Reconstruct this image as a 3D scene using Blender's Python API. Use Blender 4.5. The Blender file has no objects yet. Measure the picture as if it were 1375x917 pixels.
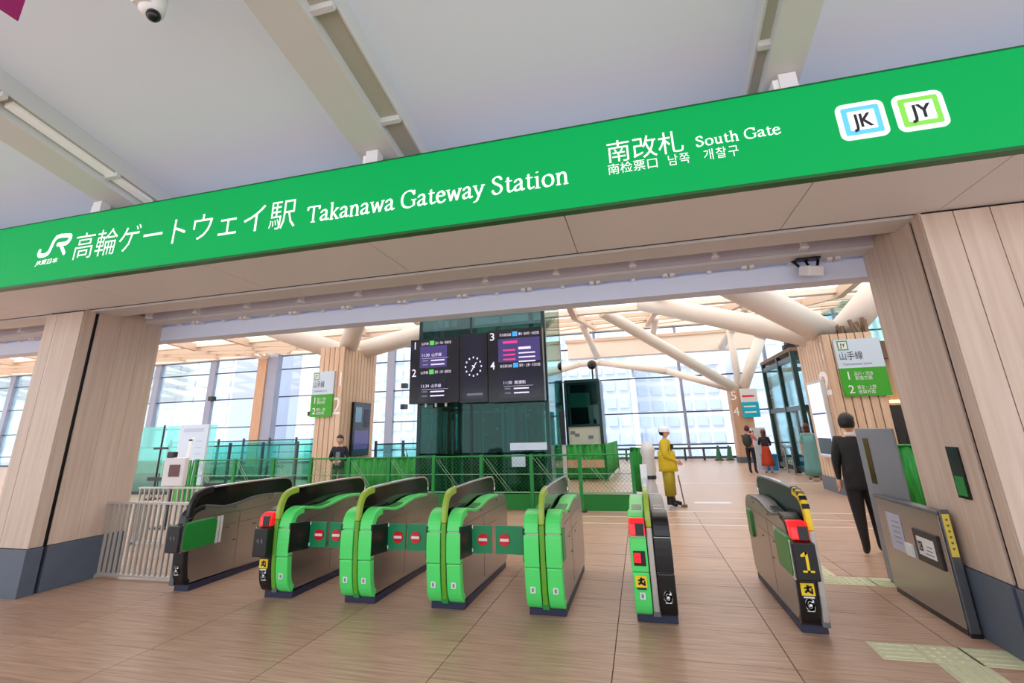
import bpy, bmesh, math, random
from mathutils import Vector, Matrix, Quaternion
random.seed(7)
SC = bpy.context.scene
COL = SC.collection

# ------------------------------------------------------------------ camera, world, sun, exposure
H = 1.58
FPX, PIT, ROLL, YAW = 640.241, .29348985, -.026896, -.252849
cam_d = bpy.data.cameras.new('camera')
cam_d.sensor_width = 36.0
cam_d.lens = FPX / 1375 * 36
cam_d.shift_x = 6.5248 / 1375
cam_d.shift_y = -71.5736 / 1375
cam_d.clip_end = 600
cam = bpy.data.objects.new('camera', cam_d)
COL.objects.link(cam)
fw = Vector((math.sin(YAW) * math.cos(PIT), math.cos(YAW) * math.cos(PIT), math.sin(PIT)))
rt = Vector((math.cos(YAW), -math.sin(YAW), 0))
up = rt.cross(fw)
r_ = rt * math.cos(ROLL) + up * math.sin(ROLL)
u_ = -rt * math.sin(ROLL) + up * math.cos(ROLL)
cam.matrix_world = Matrix(((r_.x, u_.x, -fw.x, 0), (r_.y, u_.y, -fw.y, 0), (r_.z, u_.z, -fw.z, H), (0, 0, 0, 1)))
SC.camera = cam

world = bpy.data.worlds.new('world')
SC.world = world
world.use_nodes = True
bg = world.node_tree.nodes['Background']
bg.inputs[0].default_value = (.90, .95, 1.0, 1)
bg.inputs[1].default_value = 1.25

sun_d = bpy.data.lights.new('sun', 'SUN')
sun_d.energy = 2.2
sun_d.angle = math.radians(12)
sun_d.color = (1, .95, .88)
sun = bpy.data.objects.new('sun', sun_d)
COL.objects.link(sun)
sun.rotation_euler = (math.radians(22), math.radians(-18), 0)

SC.view_settings.view_transform = 'Standard'
SC.view_settings.look = 'None'
SC.view_settings.gamma = 1
SC.view_settings.use_curve_mapping = False
SC.view_settings.exposure = 0.85
SC.cycles.max_bounces = 10
SC.cycles.diffuse_bounces = 5
SC.cycles.transparent_max_bounces = 24
SC.cycles.sample_clamp_indirect = 6

# ------------------------------------------------------------------ materials
def lin(c):
    return tuple((v / 12.92 if v <= .04045 else ((v + .055) / 1.055) ** 2.4) for v in (x / 255 for x in c)) + (1,)

M = {}
def mat(name, rgb, rough=.5, metal=0, emit=0, spec=.5, var=0, vscale=6.0, stretch=None, rgb2=None, bump=0, rand=0):
    m = bpy.data.materials.new(name)
    m.use_nodes = True
    nt = m.node_tree
    b = nt.nodes['Principled BSDF']
    c = lin(rgb)
    b.inputs['Base Color'].default_value = c
    b.inputs['Roughness'].default_value = rough
    b.inputs['Metallic'].default_value = metal
    b.inputs['Specular IOR Level'].default_value = spec
    if emit:
        b.inputs['Emission Color'].default_value = c
        b.inputs['Emission Strength'].default_value = emit
    if var or bump or rgb2:
        geo = nt.nodes.new('ShaderNodeNewGeometry')
        mp = nt.nodes.new('ShaderNodeMapping')
        mp.inputs['Scale'].default_value = stretch or (1, 1, 1)
        nz = nt.nodes.new('ShaderNodeTexNoise')
        nz.inputs['Scale'].default_value = vscale
        nz.inputs['Detail'].default_value = 4
        nt.links.new(geo.outputs['Position'], mp.inputs['Vector'])
        nt.links.new(mp.outputs[0], nz.inputs['Vector'])
        rp = nt.nodes.new('ShaderNodeValToRGB')
        rp.color_ramp.elements[0].position = .3
        rp.color_ramp.elements[1].position = .7
        c2 = lin(rgb2) if rgb2 else tuple(v * (1 - var) for v in c[:3]) + (1,)
        rp.color_ramp.elements[0].color = c2
        rp.color_ramp.elements[1].color = c
        nt.links.new(nz.outputs[0], rp.inputs[0])
        out = rp.outputs[0]
        if rand:
            oi = nt.nodes.new('ShaderNodeObjectInfo')
            mr = nt.nodes.new('ShaderNodeMapRange')
            mr.inputs['To Min'].default_value = 1 - rand
            mr.inputs['To Max'].default_value = 1 + rand
            nt.links.new(oi.outputs['Random'], mr.inputs['Value'])
            hs = nt.nodes.new('ShaderNodeHueSaturation')
            nt.links.new(mr.outputs[0], hs.inputs['Value'])
            nt.links.new(out, hs.inputs['Color'])
            out = hs.outputs[0]
        nt.links.new(out, b.inputs['Base Color'])
        if bump:
            bp = nt.nodes.new('ShaderNodeBump')
            bp.inputs['Strength'].default_value = bump
            bp.inputs['Distance'].default_value = .01
            nt.links.new(nz.outputs[0], bp.inputs['Height'])
            nt.links.new(bp.outputs[0], b.inputs['Normal'])
    M[name] = m
    return m

def glass(name, rgb, refl=.12, mirror=(.9, 1, .97), rough=.03):
    """thin pane: tinted see-through with a mirror share that grows at grazing angles"""
    m = bpy.data.materials.new(name)
    m.use_nodes = True
    nt = m.node_tree
    for n in list(nt.nodes):
        if n.type != 'OUTPUT_MATERIAL':
            nt.nodes.remove(n)
    out = [n for n in nt.nodes if n.type == 'OUTPUT_MATERIAL'][0]
    tr = nt.nodes.new('ShaderNodeBsdfTransparent')
    tr.inputs[0].default_value = lin(rgb)
    gl = nt.nodes.new('ShaderNodeBsdfGlossy')
    gl.inputs['Roughness'].default_value = rough
    gl.inputs[0].default_value = tuple(mirror) + (1,)
    lw = nt.nodes.new('ShaderNodeLayerWeight')
    lw.inputs[0].default_value = .25
    mr = nt.nodes.new('ShaderNodeMapRange')
    mr.inputs['To Min'].default_value = refl
    mr.inputs['To Max'].default_value = .75
    nt.links.new(lw.outputs['Fresnel'], mr.inputs['Value'])
    mx = nt.nodes.new('ShaderNodeMixShader')
    nt.links.new(mr.outputs[0], mx.inputs[0])
    nt.links.new(tr.outputs[0], mx.inputs[1])
    nt.links.new(gl.outputs[0], mx.inputs[2])
    nt.links.new(mx.outputs[0], out.inputs[0])
    M[name] = m
    return m

def membrane(name, rgb):
    m = bpy.data.materials.new(name)
    m.use_nodes = True
    nt = m.node_tree
    for n in list(nt.nodes):
        if n.type != 'OUTPUT_MATERIAL':
            nt.nodes.remove(n)
    out = [n for n in nt.nodes if n.type == 'OUTPUT_MATERIAL'][0]
    tl = nt.nodes.new('ShaderNodeBsdfTranslucent')
    tl.inputs[0].default_value = lin(rgb)
    df = nt.nodes.new('ShaderNodeBsdfDiffuse')
    df.inputs[0].default_value = lin(rgb)
    mx = nt.nodes.new('ShaderNodeMixShader')
    mx.inputs[0].default_value = .22
    nt.links.new(tl.outputs[0], mx.inputs[1])
    nt.links.new(df.outputs[0], mx.inputs[2])
    nt.links.new(mx.outputs[0], out.inputs[0])
    M[name] = m
    return m

mat('tile', (194, 161, 139), .36, spec=.45, rgb2=(156, 124, 104), vscale=5, stretch=(.45, 9, 1), rand=.06)
mat('floor_far', (192, 164, 146), .36, spec=.45, rgb2=(166, 136, 118), vscale=5, stretch=(.4, 7, 1))
mat('grout', (92, 74, 62), .8)
mat('tactile', (205, 206, 172), .6, var=.12, vscale=40)
mat('strip_metal', (225, 215, 205), .35, metal=.2)
mat('wood', (208, 188, 174), .5, rgb2=(193, 169, 152), vscale=3, stretch=(6, 6, .35), rand=.035)
mat('wood_slat', (226, 196, 170), .5, rgb2=(212, 176, 146), vscale=3, stretch=(6, 6, .35), rand=.05)
mat('wood_orange', (206, 168, 140), .5, rgb2=(190, 150, 122), vscale=3, stretch=(6, 6, .35), rand=.05)
mat('plinth', (90, 100, 116), .45, var=.12, vscale=5)
mat('black', (16, 16, 20), .35)
mat('black_gloss', (10, 10, 13), .12)
mat('dark', (40, 40, 44), .5)
mat('navy', (34, 38, 66), .45)
mat('stainless', (166, 160, 155), .26, metal=.9, var=.08, vscale=4, stretch=(1, 1, 30))
mat('stainless_dark', (110, 112, 118), .38, metal=.8)
mat('chrome', (205, 205, 210), .18, metal=.95)
mat('gate_green', (84, 220, 110), .32, spec=.4)
mat('gate_green_dark', (20, 130, 50), .35)
mat('flap_green', (8, 140, 88), .35)
mat('fin_lime', (150, 176, 62), .25)
mat('fin_green', (96, 160, 46), .3)
mat('yellow', (235, 200, 30), .45)
mat('pale_yellow', (222, 200, 84), .5)
mat('notice', (196, 198, 222), .5)
mat('red', (220, 22, 34), .3)
mat('red_lamp', (255, 30, 40), .25, emit=.25)
mat('white', (238, 238, 240), .45)
mat('white_paint', (222, 220, 224), .5)
mat('sign_green', (0, 160, 80), .5, emit=.16, spec=.15)
mat('sign_green_edge', (6, 88, 28), .4)
mat('sign_white', (245, 248, 248), .4, emit=.25)
mat('sign_black', (16, 20, 30), .5)
mat('sign_sky', (92, 190, 240), .4, emit=.25)
mat('sign_lime', (122, 205, 70), .4, emit=.25)
mat('soffit', (224, 222, 224), .55)
mat('soffit_strip', (208, 204, 204), .5)
mat('recess', (200, 198, 212), .7)
mat('header_white', (218, 226, 250), .5)
mat('ceiling', (228, 238, 255), .7)
mat('ceiling_beam', (208, 210, 210), .55)
mat('trough', (176, 174, 162), .6)
mat('lamp_white', (240, 240, 240), .4, emit=.06)
mat('cream', (244, 232, 222), .55)
mat('cream_dark', (216, 192, 172), .55)
mat('tube_white', (238, 230, 224), .4, spec=.4)
membrane('membrane', (255, 250, 245))
mat('mullion', (150, 156, 178), .4, metal=.3)
mat('transom', (70, 78, 92), .4, metal=.3)
glass('window_glass', (248, 252, 253), .04)
glass('teal_glass', (192, 234, 229), .05)
glass('lift_glass', (218, 238, 238), .07)
glass('elevator_glass', (156, 200, 193), .04, mirror=(.35, .55, .52))
glass('elevator_glass_reflect', (190, 224, 219), .16, mirror=(.6, .8, .78))  # lighter tint and stronger mirror imitate reflections at the shaft top
glass('elevator_glass_sheen', (190, 224, 222), .12)  # paler tint imitates reflected light on the shaft's right side
glass('net_green', (70, 178, 84), .0, rough=.6)
mat('elev_frame', (28, 58, 58), .35, metal=.3)
mat('elev_dark', (22, 48, 48), .4)
mat('elev_blue', (120, 150, 170), .3, metal=.5)
mat('fence_green', (16, 132, 52), .45)
mat('kick_green', (0, 120, 36), .5)
mat('wire', (128, 168, 136), .4)
mat('net_solid', (40, 176, 62), .6, rgb2=(14, 120, 40), vscale=4, stretch=(6, 6, .6))
mat('rail_grey', (186, 182, 178), .4, metal=.4)
mat('screen', (16, 18, 40), .18, emit=.15)
mat('screen_purple', (62, 54, 110), .2, emit=.3)
mat('screen_frame', (12, 12, 20), .25)
mat('screen_text', (214, 208, 236), .4, emit=.35)
mat('screen_pink', (206, 50, 124), .4, emit=.35)
mat('screen_green', (70, 170, 70), .4, emit=.5)
mat('screen_blue', (50, 140, 220), .4, emit=.5)
mat('screen_reflection', (196, 200, 244), .12, emit=.45)  # glow stands in for light mirrored on the display
mat('line_green', (60, 165, 34), .45)
mat('pale_blue', (206, 222, 240), .45)
mat('grey_text', (120, 124, 140), .5)
mat('ghost_white', (250, 246, 250), .45)
mat('cyan_sign', (20, 176, 208), .45)
mat('board_pale', (206, 208, 196), .6)
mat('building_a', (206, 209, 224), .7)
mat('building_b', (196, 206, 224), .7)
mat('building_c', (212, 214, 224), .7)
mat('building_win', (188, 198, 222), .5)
mat('ground', (170, 174, 184), .9)
mat('magenta', (150, 10, 96), .6)
mat('panel_grey', (128, 130, 140), .45, metal=.25)
mat('skin', (214, 166, 140), .55)
mat('hair_black', (18, 15, 15), .5)
mat('hair_brown', (84, 48, 32), .5)
mat('hair_red', (86, 26, 26), .5)
mat('yellow_coat', (206, 178, 22), .6)
mat('olive', (164, 146, 24), .6)
mat('boot', (20, 19, 20), .5)
mat('suit', (22, 20, 24), .7)
mat('navy_cloth', (26, 28, 44), .7)
mat('orange_skirt', (190, 60, 26), .7)
mat('teal_dress', (104, 158, 160), .7)
mat('pink_shirt', (214, 130, 140), .7)
mat('backpack', (38, 52, 46), .6)
mat('helmet', (226, 232, 240), .3)
mat('olive_vest', (64, 92, 66), .6)
mat('shoe_white', (230, 226, 224), .5)
mat('warm_lamp', (255, 226, 150), .4, emit=1.2)
mat('cone_green', (24, 90, 64), .5)
mat('blue_box', (24, 140, 214), .5)
mat('brown_screen', (92, 44, 42), .3)
mat('plant', (52, 110, 50), .6)
mat('rust', (120, 96, 78), .7)
mat('dark_wood', (74, 54, 42), .7)

# ------------------------------------------------------------------ mesh helpers
class MB:
    def __init__(s):
        s.v, s.f = [], []
    def add(s, vs, fs):
        n = len(s.v)
        s.v += [tuple(p) for p in vs]
        s.f += [tuple(i + n for i in f) for f in fs]
        return s
    def box(s, x0, x1, y0, y1, z0, z1):
        return s.add([(x0, y0, z0), (x1, y0, z0), (x1, y1, z0), (x0, y1, z0), (x0, y0, z1), (x1, y0, z1), (x1, y1, z1), (x0, y1, z1)],
                     [(0, 3, 2, 1), (4, 5, 6, 7), (0, 1, 5, 4), (1, 2, 6, 5), (2, 3, 7, 6), (3, 0, 4, 7)])
    def hexa(s, pts):
        return s.add(pts, [(0, 3, 2, 1), (4, 5, 6, 7), (0, 1, 5, 4), (1, 2, 6, 5), (2, 3, 7, 6), (3, 0, 4, 7)])
    def cyl(s, p0, p1, r0, r1=None, n=12, cap=True):
        p0, p1 = Vector(p0), Vector(p1)
        r1 = r0 if r1 is None else r1
        d = (p1 - p0).normalized()
        a = d.orthogonal().normalized()
        b = d.cross(a)
        vs = []
        for p, r in ((p0, r0), (p1, r1)):
            for i in range(n):
                t = 2 * math.pi * i / n
                vs.append(p + (a * math.cos(t) + b * math.sin(t)) * r)
        fs = [(i, (i + 1) % n, n + (i + 1) % n, n + i) for i in range(n)]
        if cap:
            fs += [tuple(range(n - 1, -1, -1)), tuple(range(n, 2 * n))]
        return s.add(vs, fs)
    def bar(s, p0, p1, w, h=None):
        """square bar between two points"""
        p0, p1 = Vector(p0), Vector(p1)
        h = h or w
        d = (p1 - p0).normalized()
        side = d.cross(Vector((0, 0, 1)))
        if side.length < 1e-4:
            side = Vector((1, 0, 0))
        side.normalize()
        u = side.cross(d)
        vs = []
        for p in (p0, p1):
            for a, b in ((-1, -1), (1, -1), (1, 1), (-1, 1)):
                vs.append(p + side * a * w / 2 + u * b * h / 2)
        return s.add(vs, [(0, 3, 2, 1), (4, 5, 6, 7), (0, 1, 5, 4), (1, 2, 6, 5), (2, 3, 7, 6), (3, 0, 4, 7)])
    def prism_x(s, prof, x0, x1):
        """closed (y,z) profile extruded along x; profile counter-clockwise seen from +x"""
        n = len(prof)
        vs = [(x0, y, z) for y, z in prof] + [(x1, y, z) for y, z in prof]
        fs = [tuple(range(n - 1, -1, -1)), tuple(range(n, 2 * n))]
        fs += [(i, (i + 1) % n, n + (i + 1) % n, n + i) for i in range(n)]
        return s.add(vs, fs)
    def prism_y(s, prof, y0, y1):
        """closed (x,z) profile extruded along y"""
        n = len(prof)
        vs = [(x, y0, z) for x, z in prof] + [(x, y1, z) for x, z in prof]
        fs = [tuple(range(n)), tuple(range(2 * n - 1, n - 1, -1))]
        fs += [((i + 1) % n, i, n + i, n + (i + 1) % n) for i in range(n)]
        return s.add(vs, fs)
    def strip_x(s, path, x0, x1, th):
        """band of thickness th under an open (y,z) path (offset to its right side), width x0..x1"""
        off = []
        for i, (y, z) in enumerate(path):
            a = path[max(i - 1, 0)]
            b = path[min(i + 1, len(path) - 1)]
            dy, dz = b[0] - a[0], b[1] - a[1]
            l = math.hypot(dy, dz) or 1
            off.append((y + dz / l * th, z - dy / l * th))
        return s.prism_x(list(path) + off[::-1], x0, x1)
    def sphere(s, c, r, nu=14, nv=9, sc=(1, 1, 1), zmin=-1.0):
        vs, fs = [], []
        for j in range(nv + 1):
            t = math.acos(max(-1, 1 - (1 - zmin) * j / nv)) if zmin > -1 else math.pi * j / nv
            for i in range(nu):
                p = 2 * math.pi * i / nu
                vs.append((c[0] + r * sc[0] * math.sin(t) * math.cos(p), c[1] + r * sc[1] * math.sin(t) * math.sin(p), c[2] + r * sc[2] * math.cos(t)))
        for j in range(nv):
            for i in range(nu):
                fs.append((j * nu + i, (j + 1) * nu + i, (j + 1) * nu + (i + 1) % nu, j * nu + (i + 1) % nu))
        return s.add(vs, fs)
    def lathe(s, c, prof, n=16):
        vs, fs = [], []
        for r, z in prof:
            for i in range(n):
                t = 2 * math.pi * i / n
                vs.append((c[0] + r * math.cos(t), c[1] + r * math.sin(t), c[2] + z))
        for j in range(len(prof) - 1):
            for i in range(n):
                fs.append((j * n + i, j * n + (i + 1) % n, (j + 1) * n + (i + 1) % n, (j + 1) * n + i))
        fs.append(tuple(range(n - 1, -1, -1)))
        fs.append(tuple(range((len(prof) - 1) * n, len(prof) * n)))
        return s.add(vs, fs)
    def mesh(s, name, smooth=False):
        me = bpy.data.meshes.new(name)
        me.from_pydata(s.v, [], s.f)
        bm = bmesh.new()
        bm.from_mesh(me)
        bmesh.ops.recalc_face_normals(bm, faces=bm.faces)
        bm.to_mesh(me)
        bm.free()
        if smooth:
            for p in me.polygons:
                p.use_smooth = True
        me.update()
        return me
    def build(s, name, m, parent=None, smooth=False, bevel=0):
        me = s.mesh(name, smooth)
        me.materials.append(M[m])
        return put(name, me, parent, bevel)

def put(name, me, parent=None, bevel=0):
    o = bpy.data.objects.new(name, me)
    COL.objects.link(o)
    if parent:
        o.parent = parent
    if bevel:
        b = o.modifiers.new('bevel', 'BEVEL')
        b.width = bevel
        b.segments = 2
        b.limit_method = 'ANGLE'
        b.angle_limit = math.radians(50)
    return o

def box(name, m, parent, x0, x1, y0, y1, z0, z1, bevel=0):
    return MB().box(x0, x1, y0, y1, z0, z1).build(name, m, parent, bevel=bevel)

def tag(o, label, cat, group=None):
    o['label'] = label
    o['category'] = cat
    if group:
        o['group'] = group
    return o

def thing(name, label, cat, loc=(0, 0, 0), rz=0, group=None):
    o = bpy.data.objects.new(name, None)
    COL.objects.link(o)
    o.location = loc
    o.rotation_euler = (0, 0, rz)
    o.empty_display_size = .2
    return tag(o, label, cat, group)

def struct(o):
    o['kind'] = 'structure'
    return o

def stuff(o):
    o['kind'] = 'stuff'
    return o

def copy_tree(o, parent=None):
    c = o.copy()
    COL.objects.link(c)
    c.parent = parent
    for ch in list(o.children):
        copy_tree(ch, c)
    return c

# flat writing ------------------------------------------------------
def plane_pt(kind, a, b, at, out):
    """in-plane (a, b) to world. kind 'f' faces -y, 'l' faces -x, 'r' faces +x"""
    if kind == 'f':
        return (a, at - out, b)
    if kind == 'l':
        return (at - out, -a, b)
    return (at + out, a, b)

def text(name, body, m, parent, kind, a0, b0, h, at, width=None, out=.003, bold=0, shear=0, align='LEFT'):
    """lettering of cap height ~h with left baseline at (a0, b0) on a plane"""
    c = bpy.data.curves.new(name, 'FONT')
    c.body = body
    c.size = h / .72
    c.offset = bold * h
    c.shear = shear
    c.align_x = align
    c.resolution_u = 2
    t = bpy.data.objects.new(name, c)
    COL.objects.link(t)
    bpy.context.view_layer.update()
    me0 = t.evaluated_get(bpy.context.evaluated_depsgraph_get()).to_mesh()
    vs = [v.co.copy() for v in me0.vertices]
    fs = [tuple(p.vertices) for p in me0.polygons]
    bpy.data.objects.remove(t)
    bpy.data.curves.remove(c)
    k = 1
    if width and vs and body != '1':
        xs = [v.x for v in vs]
        k = width / (max(xs) - min(xs))
        x0 = min(xs)
        for v in vs:
            v.x = (v.x - x0) * k
    me = bpy.data.meshes.new(name)
    me.from_pydata([plane_pt(kind, a0 + v.x, b0 + v.y, at, out) for v in vs], [], fs)
    me.materials.append(M[m])
    return put(name, me, parent)

def hull(pts):
    pts = sorted(set((round(x, 5), round(y, 5)) for x, y in pts))
    def half(ps):
        o = []
        for p in ps:
            while len(o) > 1 and (o[-1][0] - o[-2][0]) * (p[1] - o[-2][1]) - (o[-1][1] - o[-2][1]) * (p[0] - o[-2][0]) <= 0:
                o.pop()
            o.append(p)
        return o[:-1]
    return half(pts) + half(pts[::-1])

def strokes(name, paths, m, parent, kind, at, nib, out=.003, round_nib=False):
    """polygons swept by a pen nib (list of offsets) along paths"""
    vs, fs = [], []
    for path in paths:
        for p, q in zip(path[:-1], path[1:]):
            hp = hull([(p[0] + a, p[1] + b) for a, b in nib] + [(q[0] + a, q[1] + b) for a, b in nib])
            n = len(vs)
            vs += [plane_pt(kind, a, b, at, out) for a, b in hp]
            fs.append(tuple(range(n, n + len(hp))))
    me = bpy.data.meshes.new(name)
    me.from_pydata(vs, [], fs)
    me.materials.append(M[m])
    return put(name, me, parent)

def curve(pts, n=4):
    """Catmull-Rom through points"""
    o = []
    P = [pts[0]] + list(pts) + [pts[-1]]
    for i in range(1, len(P) - 2):
        for k in range(n):
            t = k / n
            o.append(tuple(.5 * (2 * P[i][j] + (P[i + 1][j] - P[i - 1][j]) * t + (2 * P[i - 1][j] - 5 * P[i][j] + 4 * P[i + 1][j] - P[i + 2][j]) * t * t
                     + (3 * P[i][j] - P[i - 1][j] - 3 * P[i + 1][j] + P[i + 2][j]) * t ** 3) for j in range(len(pts[0]))))
    o.append(tuple(pts[-1]))
    return o

GLY = {  # pen skeletons of a book serif: (advance, curved strokes, straight strokes, serif bars (x0,x1,y))
    'T': (.6, [], [[(.3, .02), (.3, .64)], [(.05, .65), (.55, .65)], [(.04, .65), (.03, .53)], [(.56, .65), (.57, .53)]], [(.2, .4, 0)]),
    'a': (.43, [[(.07, .35), (.13, .43), (.23, .44), (.3, .37), (.3, .26), (.3, .09), (.35, .02), (.4, .05)], [(.3, .27), (.15, .22), (.06, .13), (.1, .03), (.2, .03), (.3, .11)]], [], []),
    'k': (.47, [], [[(.12, .01), (.12, .7)], [(.36, .42), (.16, .23)], [(.2, .25), (.38, .01)]], [(.03, .2, 0), (.31, .46, 0), (.29, .44, .44), (.04, .12, .68)]),
    'n': (.5, [[(.12, .3), (.2, .42), (.3, .43), (.37, .36), (.38, .2), (.38, .01)]], [[(.12, .01), (.12, .43)]], [(.04, .2, 0), (.3, .46, 0), (.04, .12, .42)]),
    'w': (.64, [], [[(.08, .43), (.2, .02), (.32, .4), (.44, .02), (.57, .43)]], [(.01, .16, .44), (.5, .63, .44)]),
    'G': (.7, [[(.57, .55), (.48, .65), (.33, .67), (.16, .58), (.08, .4), (.09, .2), (.18, .06), (.34, .0), (.5, .03), (.58, .08)]], [[(.58, .07), (.58, .27)], [(.58, .66), (.58, .5)]], [(.47, .68, .29)]),
    't': (.34, [[(.15, .56), (.15, .3), (.15, .1), (.2, .02), (.27, .02), (.32, .06)]], [], [(.05, .3, .43)]),
    'e': (.42, [[(.08, .26), (.34, .27), (.34, .36), (.26, .44), (.16, .43), (.08, .33), (.07, .18), (.12, .06), (.22, .0), (.32, .03), (.38, .1)]], [], []),
    'y': (.47, [[(.4, .43), (.24, .05), (.15, -.14), (.05, -.18)]], [[(.08, .43), (.23, .05)]], [(.01, .17, .44), (.33, .47, .44)]),
    'S': (.5, [[(.4, .54), (.34, .64), (.23, .67), (.11, .6), (.1, .48), (.22, .38), (.36, .29), (.4, .17), (.33, .04), (.2, .0), (.1, .05), (.06, .15)]], [], []),
    'i': (.27, [], [[(.13, .01), (.13, .43)], [(.12, .6), (.14, .6)]], [(.04, .22, 0), (.04, .13, .42)]),
    'o': (.5, [[(.25, .44), (.12, .38), (.07, .22), (.12, .06), (.25, 0), (.38, .06), (.43, .22), (.38, .38), (.25, .44)]], [], []),
    'u': (.5, [[(.12, .43), (.12, .2), (.14, .06), (.24, .01), (.32, .05), (.37, .12)]], [[(.37, .43), (.37, .02)]], [(.03, .12, .43), (.28, .37, .43), (.37, .46, 0)]),
    'h': (.5, [[(.12, .3), (.2, .42), (.3, .43), (.37, .36), (.38, .2), (.38, .01)]], [[(.12, .01), (.12, .7)]], [(.04, .2, 0), (.3, .46, 0), (.04, .12, .68)]),
    ' ': (.24, [], [], []),
}
def serif_text(name, s, m, x0, z0, size, width, at):
    """one object per letter, hung on the station sign"""
    tot = sum(GLY[c][0] for c in s)
    kx, kz = width / tot, size / .68
    ang, w, t = math.radians(24), .043, .016
    nib = []
    for sa, sb in ((1, 1), (1, -1), (-1, -1), (-1, 1)):
        nib.append(((sa * w * math.cos(ang) - sb * t * math.sin(ang)) * kx, (sa * w * math.sin(ang) * .8 + sb * t) * kz))
    thin = [(-.008 * kx, -.02 * kz), (.008 * kx, -.02 * kz), (.008 * kx, .02 * kz), (-.008 * kx, .02 * kz)]
    x = 0
    for c in s:
        adv, cv, st, sf = GLY[c]
        pt = lambda a, b: (x0 + (x + a) * kx, z0 + b * kz)
        paths = [[pt(a, b) for a, b in curve(p, 3)] for p in cv] + [[pt(a, b) for a, b in p] for p in st]
        bars = [[pt(a, z), pt(b, z)] for a, b, z in sf]
        if paths:
            o = strokes(name, paths, m, None, 'f', at, nib)
            if bars:
                o2 = strokes(name, bars, m, None, 'f', at, thin)
                bm = bmesh.new()
                bm.from_mesh(o.data)
                bm.from_mesh(o2.data)
                bm.to_mesh(o.data)
                bm.free()
                bpy.data.objects.remove(o2)
            S(o)
        x += adv

def rrect(x0, x1, z0, z1, r, n=5):
    o = []
    for cx, cz, a0 in ((x1 - r, z0 + r, -90), (x1 - r, z1 - r, 0), (x0 + r, z1 - r, 90), (x0 + r, z0 + r, 180)):
        for i in range(n + 1):
            t = math.radians(a0 + 90 * i / n)
            o.append((cx + r * math.cos(t), cz + r * math.sin(t)))
    return o

# ================================================================== STRUCTURE
# ---- floor: slab, laid tiles, tactile paving, metal strips
floor = struct(MB().box(-62, 14, -9, 28.9, -.2, -.018).build('floor', 'grout'))
TX0, TY0 = -.34 - 1.2 * 8, 4.78 - .6 * 4
NX, NY = 12, 14
J = .0035
tile_me = MB().box(J, 1.2 - J, J, .6 - J, -.018, 0).mesh('tile')
tile_me.materials.append(M['tile'])
for i in range(NX):
    for j in range(NY):
        t = put('tile', tile_me, floor)
        t.location = (TX0 + 1.2 * i, TY0 + .6 * j, 0)
TX1, TY1 = TX0 + 1.2 * NX, TY0 + .6 * NY
for n, (a, b, c, d) in enumerate(((-62, 14, TY1, 28.9), (-62, TX0, -9, TY1), (TX1, 14, -9, TY1), (TX0, TX1, -9, TY0))):
    box('floor_field', 'floor_far', floor, a, b, c, d, -.018, 0)
tac_me = MB().box(.003, .297, .003, .297, 0, .004)
for k in range(4):          # guiding bars running across
    tac_me.box(.03, .27, .04 + .07 * k, .065 + .07 * k, .004, .008)
tac_me = tac_me.mesh('tactile_tile')
tac_me.materials.append(M['tactile'])
dot = MB().box(.003, .297, .003, .297, 0, .004)
for a in range(4):
    for b in range(4):
        dot.cyl((.05 + .067 * a, .05 + .067 * b, .004), (.05 + .067 * a, .05 + .067 * b, .009), .018, .012, 6)
dot_me = dot.mesh('tactile_tile')
dot_me.materials.append(M['tactile'])
spots = [(1.48, 4.46, 0), (1.78, 4.46, 1), (2.06, 4.46, 0)]
spots += [(1.79, 4.16 - .3 * k, 2) for k in range(4)]
spots += [(1.58, 6.22, 0), (1.88, 6.22, 1)] + [(2.16 + .3 * k, 6.22, 0) for k in range(2)]
spots += [(1.60, 6.52 + .3 * k, 2) for k in range(3)]
for x, y, kd in spots:
    t = put('tactile_tile', dot_me if kd == 1 else tac_me, floor)
    t.location = (x, y, 0)
    if kd == 2:
        t.rotation_euler.z = math.pi / 2
        t.location.x += .3
for y, w in ((9.36, .05), (10.05, .05), (10.75, .06), (15.9, .10)):
    box('joint_strip', 'strip_metal', floor, -1.9 if y < 11 else -1, 6, y, y + w, 0, .003)
box('floor_hatch', 'white_paint', floor, 1.0, 1.75, 11.9, 12.15, 0, .004)

# ---- outside ground
g = struct(MB().box(-260, 260, 29.5, 300, -9, -8.8).build('ground_outside', 'ground'))

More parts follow.
